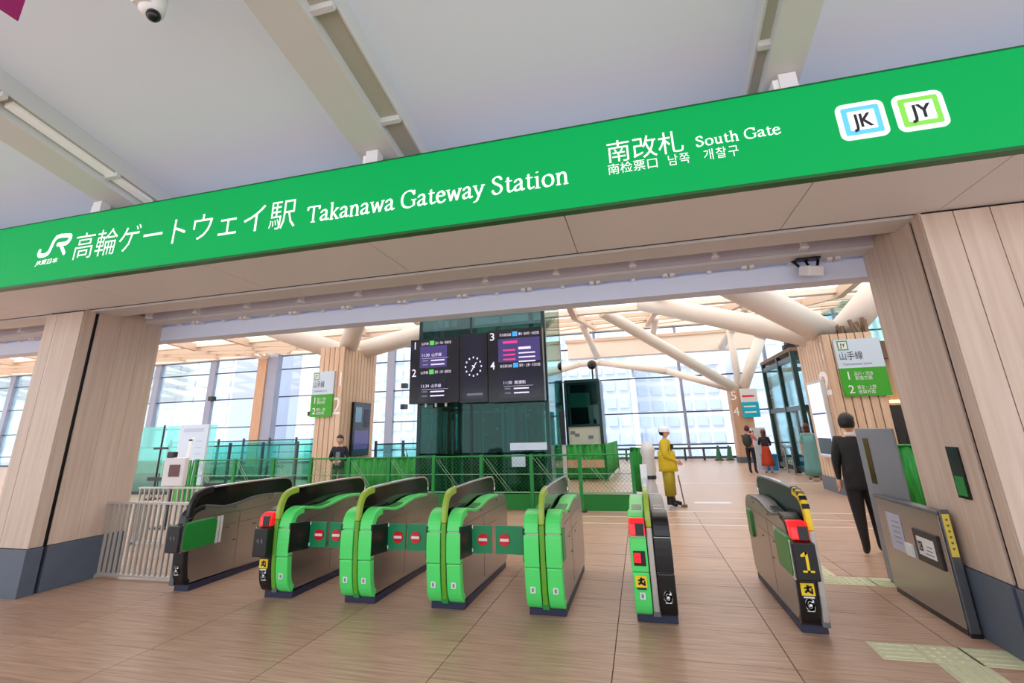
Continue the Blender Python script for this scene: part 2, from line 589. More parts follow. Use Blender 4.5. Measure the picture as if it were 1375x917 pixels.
# ---- front canopy ceiling (rises towards the open front)
KS = .2127
def cz(y, z0=4.1):
    return z0 - KS * (y - 3.5)
def slab(x0, x1, y0, y1, za, zb):
    """sloped bar following the canopy; za/zb heights at y = 3.5"""
    return MB().hexa([(x0, y0, cz(y0, za)), (x1, y0, cz(y0, za)), (x1, y1, cz(y1, za)), (x0, y1, cz(y1, za)),
                      (x0, y0, cz(y0, zb)), (x1, y0, cz(y0, zb)), (x1, y1, cz(y1, zb)), (x0, y1, cz(y1, zb))])
ceiling = struct(slab(-16, 9, -4.5, 5.0, 4.36, 4.46).build('ceiling', 'ceiling'))
for k, xc in enumerate((-8.4, -5.15, -1.96, 1.26, 4.5)):
    if xc < 0:      # trough with the lamp on the right-hand flank
        x0, x1, xt0, xt1 = xc - .34, xc + .02, xc + .02, xc + .2
    else:
        x0, x1, xt0, xt1 = xc - .07, xc + .18, xc - .15, xc - .07
    b = struct(slab(x0, x1, -4.5, 5.0, 4.10, 4.36).build('ceiling_beam', 'ceiling_beam'))
    slab(xt0, xt1, -4.5, 5.0, 4.20, 4.36).build('light_trough', 'trough', b)
    e = xt1 if xc < 0 else xt0
    slab(e - .008, e + .008, -4.5, 5.0, 4.19, 4.36).build('trough_lip', 'ceiling_beam', b)
    for yy in (-2.2, -.7, .8, 2.3):
        if k == 1:
            slab(xt0 + .03, xt1 - .05, yy, yy + 1.35, 4.165, 4.20).build('lamp_bar', 'lamp_white', b)
    for yy in (-2.3, -.8, .72, 2.2, 3.2):
        slab(xt0, xt1, yy, yy + .04, 4.15, 4.20).build('lamp_bracket', 'ceiling_beam', b)

# ---- sign box above the gates
sign = thing('station_sign', 'long green overhead station name sign with white lettering', 'sign', (0, 3.39, 3.22))
SGY = 3.39
def S(o):
    o.parent = sign
    o.matrix_parent_inverse = Matrix.Translation((0, -3.39, -3.22))
    return o
S(box('sign_face', 'sign_green', None, -16, 9, 3.39, 3.44, 3.235, 3.95))
S(box('sign_lower_edge', 'sign_green_edge', None, -16, 9, 3.392, 3.47, 3.212, 3.235))
S(box('sign_top_edge', 'sign_green_edge', None, -16, 9, 3.385, 3.44, 3.95, 3.96))
S(box('sign_body', 'ceiling_beam', None, -16, 9, 3.44, 4.30, 3.30, 3.95))
for x in (-8.9, -5.48, -2.14, 1.33, 4.7):
    br = S(box('hanger_bracket', 'white_paint', None, x - .06, x + .06, 3.42, 3.52, 3.95, 4.11))
    S(box('hanger_plate', 'white', None, x - .1, x - .06, 3.44, 3.56, 3.95, 4.08))
FA = 3.39
# emblem of the railway: strokes of even width
jr = [[(.10, .36), (.08, .22), (.14, .12), (.30, .10), (.42, .16), (.48, .30), (.62, .92), (1.06, .92), (1.16, .84), (1.12, .64), (1.02, .54), (.74, .54)], [(.84, .54), (1.06, .06)]]
k = .39
jw = .085
nibr = [(math.cos(t) * jw * k * .6, math.sin(t) * jw * k * .75) for t in [math.radians(45 * i + 22.5) for i in range(8)]]
S(strokes('railway_emblem', [[(-6.15 + a * k, 3.515 + b * k * .60) for a, b in (curve(p, 3) if len(p) > 2 else p)] for p in jr], 'sign_white', None, 'f', FA, nibr))
S(text('emblem_caption', 'JR東日本', 'sign_white', None, 'f', -6.13, 3.435, .045, FA, width=.33, bold=.03, shear=.2))
def letters(body, a0, b0, h, width, bold=0):
    adv = width / len(body)
    for i, ch in enumerate(body):
        if ch != ' ':
            o = S(text('sign_letter', ch, 'sign_white', None, 'f', 0, b0, h, FA, bold=bold))
            xs_ = [v.co.x for v in o.data.vertices]
            k_ = adv / (h / .72) * 1.0
            for v in o.data.vertices:
                v.co.x = a0 + adv * i + v.co.x * k_
letters('高輪ゲートウェイ駅', -5.62, 3.455, .235, 2.76, -.006)
letters('南改札', -.045, 3.585, .15, .585)
letters('南检票口', -.045, 3.475, .072, .385)
letters('남쪽 개찰구', .40, 3.475, .072, .51)
serif_text('sign_letter', 'Takanawa Gateway Station', 'sign_white', -2.745, 3.45, .16, 2.40, FA)
serif_text('sign_letter', 'South Gate', 'sign_white', .615, 3.59, .085, .58, FA)
for tx, x0, x1, cm in (('JK', 1.555, 1.85, 'sign_sky'), ('JY', 1.90, 2.195, 'sign_lime')):
    z0, z1 = 3.448, 3.735
    bd = S(MB().prism_y(rrect(x0, x1, z0, z1, .05), FA - .006, FA).build('line_badge', 'sign_white', None))
    S(MB().prism_y(rrect(x0 + .032, x1 - .032, z0 + .034, z1 - .034, .012, 2), FA - .008, FA).build('badge_ring', cm, None))
    S(MB().prism_y(rrect(x0 + .066, x1 - .066, z0 + .068, z1 - .068, .006, 2), FA - .010, FA).build('badge_field', 'sign_white', None))
    S(text('badge_letters', tx, 'sign_black', None, 'f', x0 + .085, z0 + .09, .105, FA, width=.125, out=.0125, bold=.035))

# ---- soffit under the sign
sof = struct(MB().box(-16, 9, 3.47, 4.33, 3.24, 3.30).build('trim_1', 'recess'))
xs = [-16, -14.7, -12.9, -11.1, -9.2, -7.45, -5.68, -3.92, -2.155, -.41, 1.355, 2.515, 4.3, 6.1, 9]
for a, b in zip(xs[:-1], xs[1:]):
    box('soffit_panel', 'soffit', sof, a + .004, b - .004, 3.47, 4.325, 3.212, 3.24)
# shutter head behind the soffit: strip, recess with hangers, rail, white header
head = struct(MB().box(-16, 9, 4.30, 5.38, 3.52, 3.58).build('trim_2', 'recess'))
box('shutter_strip', 'soffit_strip', head, -16, 9, 4.385, 4.70, 3.20, 3.24)
box('shutter_strip_side', 'recess', head, -16, 9, 4.69, 4.70, 3.24, 3.52)
box('shutter_slit', 'dark', head, -16, 9, 4.335, 4.385, 3.225, 3.26)
box('recess_back', 'recess', head, -16, 9, 5.10, 5.12, 3.24, 3.52)
box('guide_rail', 'soffit_strip', head, -16, 9, 5.12, 5.36, 3.21, 3.25)
hb = MB().box(-.022, .022, -.03, .03, -.09, .22)
hb.box(-.035, .035, -.035, .035, -.10, -.085)
hb_me = hb.mesh('hanger')
hb_me.materials.append(M['white_paint'])
kn = MB().box(-.06, -.012, -.05, .05, -.03, .03).box(.012, .06, -.05, .05, -.03, .03)
kn_me = kn.mesh('rail_clamp')
kn_me.materials.append(M['white_paint'])
x = -15.2
while x < 8:
    if not (-7.4 < x < -6.55 or 2.2 < x < 3.6):
        o = put('hanger', hb_me, head)
        o.location = (x, 4.9, 3.30)
        o = put('rail_clamp', kn_me, head)
        o.location = (x + .38, 5.33, 3.21)
        o = box('rail_pin', 'white_paint', head, x - .02, x + .02, 5.34, 5.39, 3.18, 3.25)
    x += .805
header = struct(box('trim_3', 'header_white', None, -16, 9, 5.38, 5.62, 2.995, 3.19))
box('upper_wall', 'header_white', header, -16, 9, 5.45, 5.62, 3.19, 6.6)

# ---- the two clad pillars
def pillar(px0, px1, right, label):
    """px0..px1 in x, 4.31..5.38 in y. The passage side carries the dark shadow gap."""
    P = thing('clad_pillar', label, 'pillar', ((px0 + px1) / 2, 4.85, 0))
    def K(o):
        o.parent = P
        o.matrix_parent_inverse = Matrix.Translation((-(px0 + px1) / 2, -4.85, 0))
        return o
    y0, y1, zt = 4.31, 5.38, 3.30
    inn, outw = (px0, px1) if right else (px1, px0)
    s = 1 if right else -1            # from passage face inwards
    K(box('core', 'black', None, px0 + .03, px1 - .03, y0 + .03, y1 - .03, .48, zt))
    def bx(name, m, a, b, c, d, z0, z1):
        K(box(name, m, None, min(a, b), max(a, b), c, d, z0, z1, bevel=.003))
    # passage side boards
    for a, b in ((y0 + .022, 4.455), (4.505, 4.80), (4.803, 5.085), (5.088, y1)):
        bx('side_board', 'wood', inn, inn + s * .022, a, b, .48, 3.20 if b < 4.4 else zt)
    # front boards
    w = abs(px1 - px0)
    cuts = [0, .45, w] if not right else [0, .225, .47, .75, 1.0, w]
    cuts = sorted(set(c for c in cuts if c <= w))
    for a, b in zip(cuts[:-1], cuts[1:]):
        bx('front_board', 'wood', inn + s * (a + .003), inn + s * (b - .003), y0, y0 + .022, .48, 3.195)
    # back and outer boards
    for i in range(3):
        bx('back_board', 'wood', inn + s * (w * i / 3 + .002), inn + s * (w * (i + 1) / 3 - .002), y1 - .022, y1, .48, zt)
    for a, b in ((y0 + .022, 4.6), (4.603, 5.0), (5.003, y1 - .022)):
        bx('outer_board', 'wood', outw, outw - s * .022, a, b, .48, zt)
    # stone base, a little proud, with the same gap
    bx('stone_base', 'plinth', inn - s * .02, outw + s * .02, y0 - .02, 4.455, 0, .475)
    bx('stone_base', 'plinth', inn - s * .02, outw + s * .02, 4.50, y1 + .02, 0, .475)
    return P, K
PL, KL = pillar(-7.31, -6.67, False, 'pale wood clad pillar with slate base at the left, beside the silver railing')
PR, KR = pillar(2.38, 3.9, True, 'pale wood clad pillar with slate base and a dark slot window, at the right')
sl = KR(box('slot_window', 'black_gloss', None, 2.366, 2.381, 4.68, 4.83, 1.0, 1.38))
KR(box('slot_glass', 'gate_green_dark', None, 2.362, 2.368, 4.70, 4.81, 1.02, 1.16))

# ---- far glass wall (window) with transoms, mullions and panes
WY = 28.5
win = struct(MB().box(-62, 13, WY - .1, WY + .1, -.05, .12).build('window_1', 'transom'))
mull = [-62, -58.6, -54.5, -50, -45, -40, -34.7, -29.6, -25.0, -20.2, -15.3, -10.4, -6.3, -2.1, 2.46, 6.9, 11.4, 13]
zs = [.12, .72, 2.4, 4.32, 6.2, 7.15]
for n, x in enumerate(mull):
    wide = .5 if x < -12 else .14
    box('mullion', 'mullion', win, x - wide / 2, x + wide / 2, WY - .22, WY + .05, .1, 7.2)
for z in zs[1:]:
    box('transom', 'transom', win, -62, 13, WY - .09, WY + .05, z - .035, z + .035)
pane_cache = {}
for a, b in zip(mull[:-1], mull[1:]):
    for c, d in zip(zs[:-1], zs[1:]):
        box('pane', 'window_glass', win, a + .08, b - .08, WY - .01, WY + .01, c + .03, d - .03)
# small cameras and fittings on the transoms
for n, (x, z) in enumerate(((-29.2, 4.42), (-20.4, 4.45), (-20.9, 3.1), (-14.2, 4.6), (-14.2, 3.3))):
    f = box('transom_fitting', 'dark', win, x - .16, x + .16, WY - .5, WY - .1, z - .16, z + .14)
eave = struct(box('trim_4', 'cream', None, -62, 13, 28.0, 28.7, 7.15, 7.75))
box('lower_eave', 'cream', eave, -3.6, 6.6, 27.6, 28.3, 5.55, 6.45)
box('lower_eave_lip', 'cream_dark', eave, -3.7, 6.7, 27.5, 28.4, 6.45, 6.62)

# ---- roof of the hall: membrane panels between ribs, folded at a valley
def rz(y):
    return 7.6 - (28.3 - y) * .155 if y > 18 else 6.0 + (18 - y) * .06
roof = struct(MB().box(-62, 13, 17.85, 18.15, 5.82, 6.0).build('ceiling_hall', 'cream'))
ys = [5.62, 9.7, 13.9, 18.0, 21.4, 24.9, 28.3]
nx = 25
for i in range(nx):
    x0 = -62 + 3 * i
    for a, b in zip(ys[:-1], ys[1:]):
        MB().hexa([(x0 + .02, a, rz(a)), (x0 + 2.98, a, rz(a)), (x0 + 2.98, b, rz(b)), (x0 + .02, b, rz(b)),
                   (x0 + .02, a, rz(a) + .012), (x0 + 2.98, a, rz(a) + .012), (x0 + 2.98, b, rz(b) + .012), (x0 + .02, b, rz(b) + .012)]).build('membrane_panel', 'membrane', roof)
    for a, b in ((5.7, 18.0), (18.0, 28.3)):
        MB().hexa([(x0 - .11, a, rz(a) - .34), (x0 + .11, a, rz(a) - .34), (x0 + .11, b, rz(b) - .34), (x0 - .11, b, rz(b) - .34),
                   (x0 - .11, a, rz(a) - .01), (x0 + .11, a, rz(a) - .01), (x0 + .11, b, rz(b) - .01), (x0 - .11, b, rz(b) - .01)]).build('rib', 'cream_dark', roof)
for y in ys[1:-1]:
    if y != 18.0:
        box('purlin', 'cream_dark', roof, -62, 13, y - .08, y + .08, rz(y) - .2, rz(y) - .02)
# slim diagonal struts between ribs
for i in range(0, nx):
    x0 = -62 + 3 * i
    MB().cyl((x0 + .1, 27.9, rz(27.9) - .3), (x0 + 2.9, 24.9, rz(24.9) - .25), .045, n=6).build('strut', 'cream_dark', roof)

# ---- white tubular trees
def px(x, y, Y):
    d = fw + r_ * ((x - 680.9752) / FPX) - u_ * ((y - 386.9264) / FPX)
    return Vector((0, 0, H)) + d * (Y / d.y)
def tube(path, r, parent, name='branch'):
    mb = MB()
    for a, b in zip(path[:-1], path[1:]):
        mb.cyl(a, b, r, n=18)
    return mb.build(name, 'tube_white', parent, smooth=True)
# (metric end points, measured once)
TR_L = thing('tubular_tree', 'white tubular roof tree branching from the wooden column with the screen on the left', 'roof support', (-9.0, 13.7, 4.2))
TR_R = thing('tubular_tree', 'thick white tubular roof tree above the slatted column on the right', 'roof support', (4.75, 13.9, 3.6))
TR_F = thing('tubular_tree', 'slim white tubular roof tree on the far column with the turquoise sign', 'roof support', (4.7, 25, 3.2))
def sub(o, root):
    o.parent = root
    o.matrix_parent_inverse = Matrix.Translation(-Vector(root.location))
    return o
for p, r in (([(-9.3, 13.7, 4.25), (-12.3, 12.3, 5.45), (-13.6, 11.7, 5.95)], .30),
             ([(-8.85, 13.5, 4.3), (-7.3, 11.6, 5.1), (-6.4, 10.5, 6.2)], .29),
             ([(-8.75, 14.0, 4.3), (-6.4, 15.0, 5.05), (-4.2, 16.0, 5.75)], .30)):
    sub(tube(p, r, None), TR_L)
sub(MB().sphere((-9.0, 13.7, 4.2), .42, 16, 10, (1.1, 1, .7)).build('node', 'tube_white', None, smooth=True), TR_L)
for p, r in (([(4.95, 13.7, 3.72), (2.2, 11.3, 4.75), (.7, 10, 5.3)], .34),
             ([(4.7, 13.9, 3.72), (.52, 17.0, 5.85)], .30),
             ([(5.15, 13.7, 3.72), (6.4, 13.1, 5.1), (7.2, 12.8, 6.0)], .34)):
    sub(tube(p, r, None), TR_R)
sub(MB().sphere((4.95, 13.8, 3.68), .40, 16, 10, (1.2, 1, .7)).build('node', 'tube_white', None, smooth=True), TR_R)
for p, r in (([(4.55, 25, 3.3), (-.95, 18.6, 6.02)], .24), ([(4.5, 25, 3.25), (1.6, 25.3, 4.3), (-1.66, 25.8, 5.0), (-2.8, 26, 5.0), (-3.9, 26, 4.75)], .17),
             ([(4.9, 25, 3.3), (5.9, 24.6, 5.5), (6.3, 24.3, 6.6)], .25), ([(4.75, 25.1, 3.3), (4.75, 25.1, 6.9)], .16)):
    sub(tube(p, r, None), TR_F)
# free standing slim posts from the roof down to the eave
for n, (a, b) in enumerate((((-2.3, 23.5, 6.7), (-1.95, 27.8, 5.6)), ((1.3, 24, 6.8), (1.2, 27.8, 6.5)), ((4.95, 22.0, 6.5), (4.7, 27.6, 5.7)))):
    tag(MB().cyl(a, b, .17, n=12).build('roof_strut', 'tube_white', smooth=True), ('slanting cream roof strut just right of the glass lift shaft', 'thin cream roof strut at the middle of the far eave', 'cream roof strut above the far turquoise sign')[n], 'roof support')
# wooden column in front of the far wall
c = thing('wall_column', 'tall bare timber column in front of the far glass wall on the left', 'column', (-24.7, 27.9, 0))
sub(box('timber', 'wood_orange', None, -25.1, -24.4, 27.6, 28.2, 0, 7.2), c)
sub(box('steel_face', 'mullion', None, -24.4, -23.6, 27.7, 28.2, 0, 7.2), c)
for dx in (-1.2, -.5, .4, 1.2):
    sub(MB().cyl((-24.6, 27.8, 6.9), (-24.6 + dx, 26.4, 7.25), .12, n=8).build('bracket_arm', 'cream', None), c)

# ---- far city blocks, their pale colours imitating overexposed haze
def block(label, m, x0, x1, y0, y1, zt, nxw, nzw, vertical=False):
    B = thing('office_building', label, 'building', ((x0 + x1) / 2, (y0 + y1) / 2, -8.8))
    sub(box('walls', m, None, x0, x1, y0, y1, -8.8, zt), B)
    sub(box('roof_edge', 'building_c', None, x0 - .5, x1 + .5, y0 - .5, y1 + .5, zt, zt + 1.2), B)
    wx, wz = (x1 - x0) / nxw, (zt + 4) / nzw
    me = MB().box(-wx * .36, wx * .36, -.25, 0, -wz * .3, wz * .3).mesh('window')
    me.materials.append(M['building_win'])
    for i in range(nxw):
        for k in range(nzw):
            w = put('window', me, None)
            w.location = (x0 + wx * (i + .5), y0, -4 + wz * (k + .5))
            sub(w, B)
    return B
block('pale lavender office block behind the leftmost panes of the glass wall', 'building_a', -118, -78, 80, 100, 34, 9, 10)
block('white slab block with fine windows behind the left glass wall', 'building_c', -70, -46, 95, 110, 40, 7, 11)
block('pale blue office block behind the glass wall left of the lift shaft', 'building_b', -44, -30, 78, 95, 22, 6, 9)
block('light blue tower right of the dark green lift box', 'building_b', -13, -1, 82, 95, 21, 6, 9)
block('low white block with small windows behind the yellow worker', 'building_c', 0, 14, 90, 105, 12, 6, 6)
block('pale tower seen through the glass near the far turquoise sign', 'building_a', 17, 34, 84, 100, 34, 6, 11)
block('broad pale blue block beyond the far left corner of the hall', 'building_b', -170, -124, 90, 120, 30, 9, 9)

# ================================================================== TICKET GATES
# body outline in (y, z): y = 0 at the front of the plinth
FRONT = curve([(.0, .06), (-.06, .09), (-.11, .2), (-.135, .42), (-.14, .6), (-.125, .74), (-.08, .82), (.0, .86), (.08, .868)], 3)
TOP = curve([(.08, .868), (.22, .845), (.38, .82), (.58, .835), (.8, .868), (1.0, .875), (1.2, .865)], 3)
REAR = curve([(1.2, .865), (1.42, .84), (1.56, .77), (1.60, .64), (1.60, .3), (1.57, .12), (1.50, .06)], 3)
XI, XO = .030, .172

def inset(path, d):
    out = []
    for i, (y, z) in enumerate(path):
        a, b = path[max(i - 1, 0)], path[min(i + 1, len(path) - 1)]
        dy, dz = b[0] - a[0], b[1] - a[1]
        l = math.hypot(dy, dz) or 1
        out.append((y + dz / l * d, z - dy / l * d))
    return out

def rng(path, z0, z1):
    return [p for p in path if z0 - 1e-4 <= p[1] <= z1 + 1e-4]

def half_body(G, s, green, door, box_front=False, lamp=False, flap=False, top_green=True, sticker=None, number=None):
    """one side of a gate. s = +1 right, -1 left; door: colour of the flap housing on the passage side"""
    def X(a):
        return a * s
    def xr(a, b):
        return (min(a * s, b * s), max(a * s, b * s))
    col = 'gate_green' if green else 'black'
    a, b = xr(XI, XO - .004)
    prof = inset(FRONT[1:], .02) + inset(TOP[1:], .02) + inset(REAR[1:], .0)
    body = MB().prism_x(prof, a, b).build('side_body', 'stainless', G, bevel=.006)
    a, b = xr(XI + .002, XO)
    cuts = [(.06, .41), (.41, .68), (.68, .87)]
    for n, (z0, z1) in enumerate(cuts):
        path = [p for p in FRONT if z0 <= p[1] <= z1]
        # add exact end points so that the seam stays a fine line
        def at(z):
            for p, q in zip(FRONT[:-1], FRONT[1:]):
                if (p[1] - z) * (q[1] - z) <= 0 and p[1] != q[1]:
                    t = (z - p[1]) / (q[1] - p[1])
                    return (p[0] + (q[0] - p[0]) * t, z)
        if n > 0:
            path = [at(z0 + .004)] + [p for p in path if p[1] > z0 + .006]
        if n < 2:
            path = [p for p in path if p[1] < z1 - .006] + [at(z1 - .003)]
        MB().strip_x(path, a, b, .075 if green else .06).build('front_panel', col, G, bevel=.012)
    tp = [p for p in TOP]
    MB().strip_x(tp, a, b, .03).build('top_panel', 'gate_green' if (green and top_green) else 'stainless_dark', G, bevel=.008)
    # reader on the top
    MB().strip_x([(y, z + .012) for y, z in TOP if .28 < y < .62], *xr(XI + .025, XO - .025), .016).build('card_reader', 'black_gloss' if not green else 'gate_green_dark', G, bevel=.004)
    MB().strip_x([(y, z + .004) for y, z in REAR if 1.2 <= y and z > .7], *xr(XI + .004, XO - .006), .02).build('rear_cap', 'stainless', G)
    # seams and locks of the metal side
    o = XO - .004
    def side(name, m, y0, y1, z0, z1, pr=.004, bevel=0):
        return box(name, m, G, *xr(o - .002, o + pr), y0, y1, z0, z1, bevel=bevel)
    side('panel_seam', 'dark', .12, 1.55, .725, .729, .001)
    side('panel_seam', 'dark', .62, .624, .12, .725, .001)
    side('panel_seam', 'dark', .24, 1.1, .592, .596, .001)
    for y, z in ((.5, .775), (1.1, .80), (.42, .56), (.86, .53), (.55, .40)):
        side('lock', 'dark', y, y + .045, z, z + .012, .003)
    # flap housing on the passage side
    if door == 'black':
        hp = [(-.135, .45), (.20, .42), (.20, .70), (-.135, .73)]
        MB().prism_x(hp, *xr(o - .01, o + .012)).build('flap_housing', 'black', G, bevel=.006)
    elif door == 'outline':
        MB().prism_x([(-.06, .44), (.14, .43), (.14, .70), (-.06, .73)], *xr(o - .01, o + .006)).build('flap_housing', 'gate_green_dark', G, bevel=.01)
        MB().prism_x([(-.045, .455), (.125, .447), (.125, .683), (-.045, .712)], *xr(o - .01, o + .009)).build('flap_cover', 'flap_green', G, bevel=.008)
    else:
        MB().prism_x(rr2(-.19, .26, .425, .715, .06), *xr(o - .02, o + .03)).build('flap_cover', 'gate_green_dark', G, bevel=.012)
        side('cover_frame', 'ceiling_beam', .275, .36, .42, .71, .006)
        side('cover_frame_line', 'dark', .315, .32, .42, .71, .008)
        MB().prism_x(rr2(1.30, 1.50, .43, .70, .05), *xr(o - .02, o + .02)).build('flap_cover', 'gate_green_dark', G, bevel=.01)
    if flap:                       # green leaf reaching to the middle of the lane
        x0, x1 = o, o + (.205 if s > 0 else .37)
        lf = MB()
        n = 6
        pr = []
        for i in range(n + 1):
            t = i / n
            xx = x0 + (x1 - x0) * t
            yy = .20 + .02 * t
            pr.append((xx, yy))
        vs = []
        for zz in (.435, .685):
            for dy in (-.011, .011):
                for xx, yy in pr:
                    vs.append((X(xx), yy + dy, zz))
        m1 = n + 1
        fs = []
        for i in range(n):
            A, B, Cc, D = 0 + i, m1 + i, 2 * m1 + i, 3 * m1 + i
            fs += [(A, A + 1, Cc + 1, Cc), (B, D, D + 1, B + 1), (A, B, B + 1, A + 1), (Cc, Cc + 1, D + 1, D)]
        fs += [(0, 2 * m1, 3 * m1, m1), (n, m1 + n, 3 * m1 + n, 2 * m1 + n)]
        leaf = lf.add(vs, fs).build('flap', 'flap_green', G)
        xc, yc = (x0 + .125, .215) if s > 0 else (x0 + .275, .215)
        ds = MB().cyl((X(xc), yc - .024, .56), (X(xc), yc, .56), .056, n=20).build('no_entry_disc', 'red', leaf)
        ds2 = box('no_entry_bar', 'white', leaf, X(xc) - .044, X(xc) + .044, yc - .027, yc - .023, .548, .573)
        for z in (.45, .66):
            MB().cyl((X(x0 + .01), .2, z), (X(x0 + .01), .2, z + .03), .016, n=8).build('hinge', 'chrome', G)
    # front devices
    c0, c1 = XI + .012, XO - .01
    if box_front:
        a, b = xr(XI - .012, XO + .012)
        bxo = box('display_box', 'black', G, a, b, -.235, -.09, .42, .69, bevel=.012)
        box('display_trim', 'chrome', G, *xr(XO + .013, XO + .022), -.20, -.10, .42, .70)
        if number:
            a0 = X((XI + XO) / 2)
            strokes('lane_number', [[(a0 + .006, .49), (a0 + .006, .62)], [(a0 + .004, .62), (a0 - .026, .598)], [(a0 - .026, .49), (a0 + .036, .49)]], 'yellow', bxo, 'f', -.235, [(-.010, -.007), (.010, -.007), (.010, .007), (-.010, .007)])
        else:
            text('lane_arrows', '↑↑', 'grey_text', bxo, 'f', X((XI + XO) / 2) - .04, .54, .05, -.235, width=.08)
    if lamp:
        a, b = xr(XI + .004, XO - .004)
        lp = MB().prism_x([(-.20, .70), (-.10, .70), (-.04, .83), (-.13, .83), (-.19, .79)], a, b).build('signal_lamp', 'red_lamp', G, bevel=.012)
        box('lamp_window', 'dark', lp, *xr(XI + .012, (XI + XO) / 2 + .012), -.206, -.12, .705, .80)
    if sticker:
        box('warning_sticker', 'yellow', G, *xr(c0 + .015, c1 - .01), -.142, -.128, .30, .385)
        a0 = X((c0 + c1) / 2)
        nb2 = [(-.006, -.006), (.006, -.006), (.006, .006), (-.006, .006)]
        strokes('warning_pictogram', [[(a0 - .004, .368), (a0 + .002, .368)], [(a0, .358), (a0 - .004, .338), (a0 - .022, .325)], [(a0 - .004, .338), (a0 + .018, .322)],
                                      [(a0 - .022, .352), (a0, .355), (a0 + .022, .362)], [(a0 + .026, .318), (a0 + .026, .345)]], 'black', G, 'f', -.142, nb2)
        box('sticker_caption', 'white_paint' if not green else 'black', G, *xr(c0 + .025, c1 - .02), -.141, -.127, .282, .292)
    # round maker's mark / lane sticker low on the front
    if green:
        box('lane_sticker', 'white_paint', G, *xr((c0 + c1) / 2 - .022, (c0 + c1) / 2 + .022), -.122, -.098, .205, .255)
        box('sticker_mark', 'grey_text', G, *xr((c0 + c1) / 2 - .008, (c0 + c1) / 2 + .01), -.125, -.11, .215, .245)
    else:
        a0 = X((c0 + c1) / 2)
        strokes('front_mark', [[(a0 + .026 * math.cos(t), .235 + .034 * math.sin(t)) for t in [math.radians(40 + 24 * i) for i in range(13)]], [(a0, .23), (a0 + .02, .23), (a0 + .02, .205)]],
                'white', G, 'f', -.126, [(-.008, -.008), (.008, -.008), (.008, .008), (-.008, .008)])
        box('front_mark_caption', 'white', G, a0 - .025, a0 + .025, -.122, -.1, .185, .19)

def rr2(y0, y1, z0, z1, r):
    return rrect(y0, y1, z0, z1, r, 4)

FIN = curve([(-.085, .10), (-.125, .3), (-.14, .6), (-.14, .82), (-.12, .92), (-.06, 1.01), (.04, 1.05), (.16, 1.06)], 3)
def fin(G, xc, front, panel, caution=False, low=None):
    top = [(.16, 1.06), (.6, 1.065), (1.1, 1.062), (1.42, 1.05), (1.53, 1.01), (1.585, .93), (1.58, .86)]
    prof = FIN[8:] + curve(top, 3)[1:]
    MB().prism_x([(.0, .70)] + inset(prof, .012) + [(1.55, .70)], xc - .010, xc + .010).build('fin_panel', panel, G)
    MB().strip_x([p for p in FIN if p[1] < .76], xc - .024, xc + .024, .07).build('fin_foot', low or front, G, bevel=.012)
    MB().strip_x([p for p in FIN if p[1] > .70], xc - .024, xc + .024, .07).build('fin_front', front, G, bevel=.012)
    MB().strip_x(curve(top, 3), xc - .02, xc + .02, .022).build('fin_rail', 'chrome', G, bevel=.006)
    if caution:
        for k in range(5):
            p, q = FIN[-10 + 2 * k], FIN[-9 + 2 * k]
            MB().strip_x([(p[0] - .004, p[1] + .003), (q[0] - .004, q[1] + .003)], xc - .026, xc + .026, .03).build('caution_mark', 'black', G)

def gate(cx, label, left=None, right=None, front='fin_lime', panel='black_gloss', caution=False, low='fin_green', fx=0):
    G = thing('ticket_gate', label, 'ticket gate', (cx, 4.85, 0), group='ticket gates in a row')
    x0 = -XO if left else -.03
    x1 = XO if right else .03
    box('plinth', 'navy', G, x0 + .004, x1 - .004, 0, 1.50, 0, .065, bevel=.006)
    box('core', 'gate_green_dark' if (left and left.get('green')) and (right and right.get('green')) else 'stainless_dark', G, max(x0, -XI), min(x1, XI), -.07, 1.5, .065, .80, bevel=.004)
    if left:
        half_body(G, -1, **left)
    if right:
        half_body(G, 1, **right)
    fin(G, fx, front, panel, caution, low)
    return G

gate(-5.132, 'leftmost ticket gate with black front, beside the silver railing', None,
     dict(green=False, door='cover', box_front=True), front='black', panel='black_gloss', low='black', fx=.152)
gate(-3.80, 'ticket gate with half black, half green front and red lamp, second from the left',
     dict(green=False, door='cover', box_front=True, lamp=True, sticker=True), dict(green=True, door='black', flap=True))
gate(-2.85, 'all green ticket gate, the leftmost of the three with two green fronts',
     dict(green=True, door='black', flap=True), dict(green=True, door='black', flap=True))
gate(-1.915, 'all green ticket gate, the middle one of the three with two green fronts',
     dict(green=True, door='black', flap=True), dict(green=True, door='black', flap=True))
gate(-.957, 'all green ticket gate in front of the green kickboard, no flap on its right',
     dict(green=True, door='black', flap=True), dict(green=True, door='outline'))
g6 = gate(-.01, 'slim ticket gate with green left and black right front and yellow sticker',
     dict(green=True, door='outline', lamp=True, sticker=True), dict(green=False, door='outline'), front='fin_lime', panel='stainless', low='rail_grey')
box('ticket_slot', 'black', g6, -.15, -.05, -.146, -.13, .46, .575, bevel=.004)
box('ticket_slot_light', 'red_lamp', g6, -.145, -.09, -.149, -.144, .485, .56)
box('entry_panel', 'white', g6, -.03, .04, .95, .99, .90, 1.20, bevel=.004)
gate(1.252, 'rightmost ticket gate with black front and yellow lane number 1',
     dict(green=False, door='cover', box_front=True, lamp=True, sticker=True, number='1'), None, front='yellow', panel='elev_dark', caution=True, low='rail_grey')

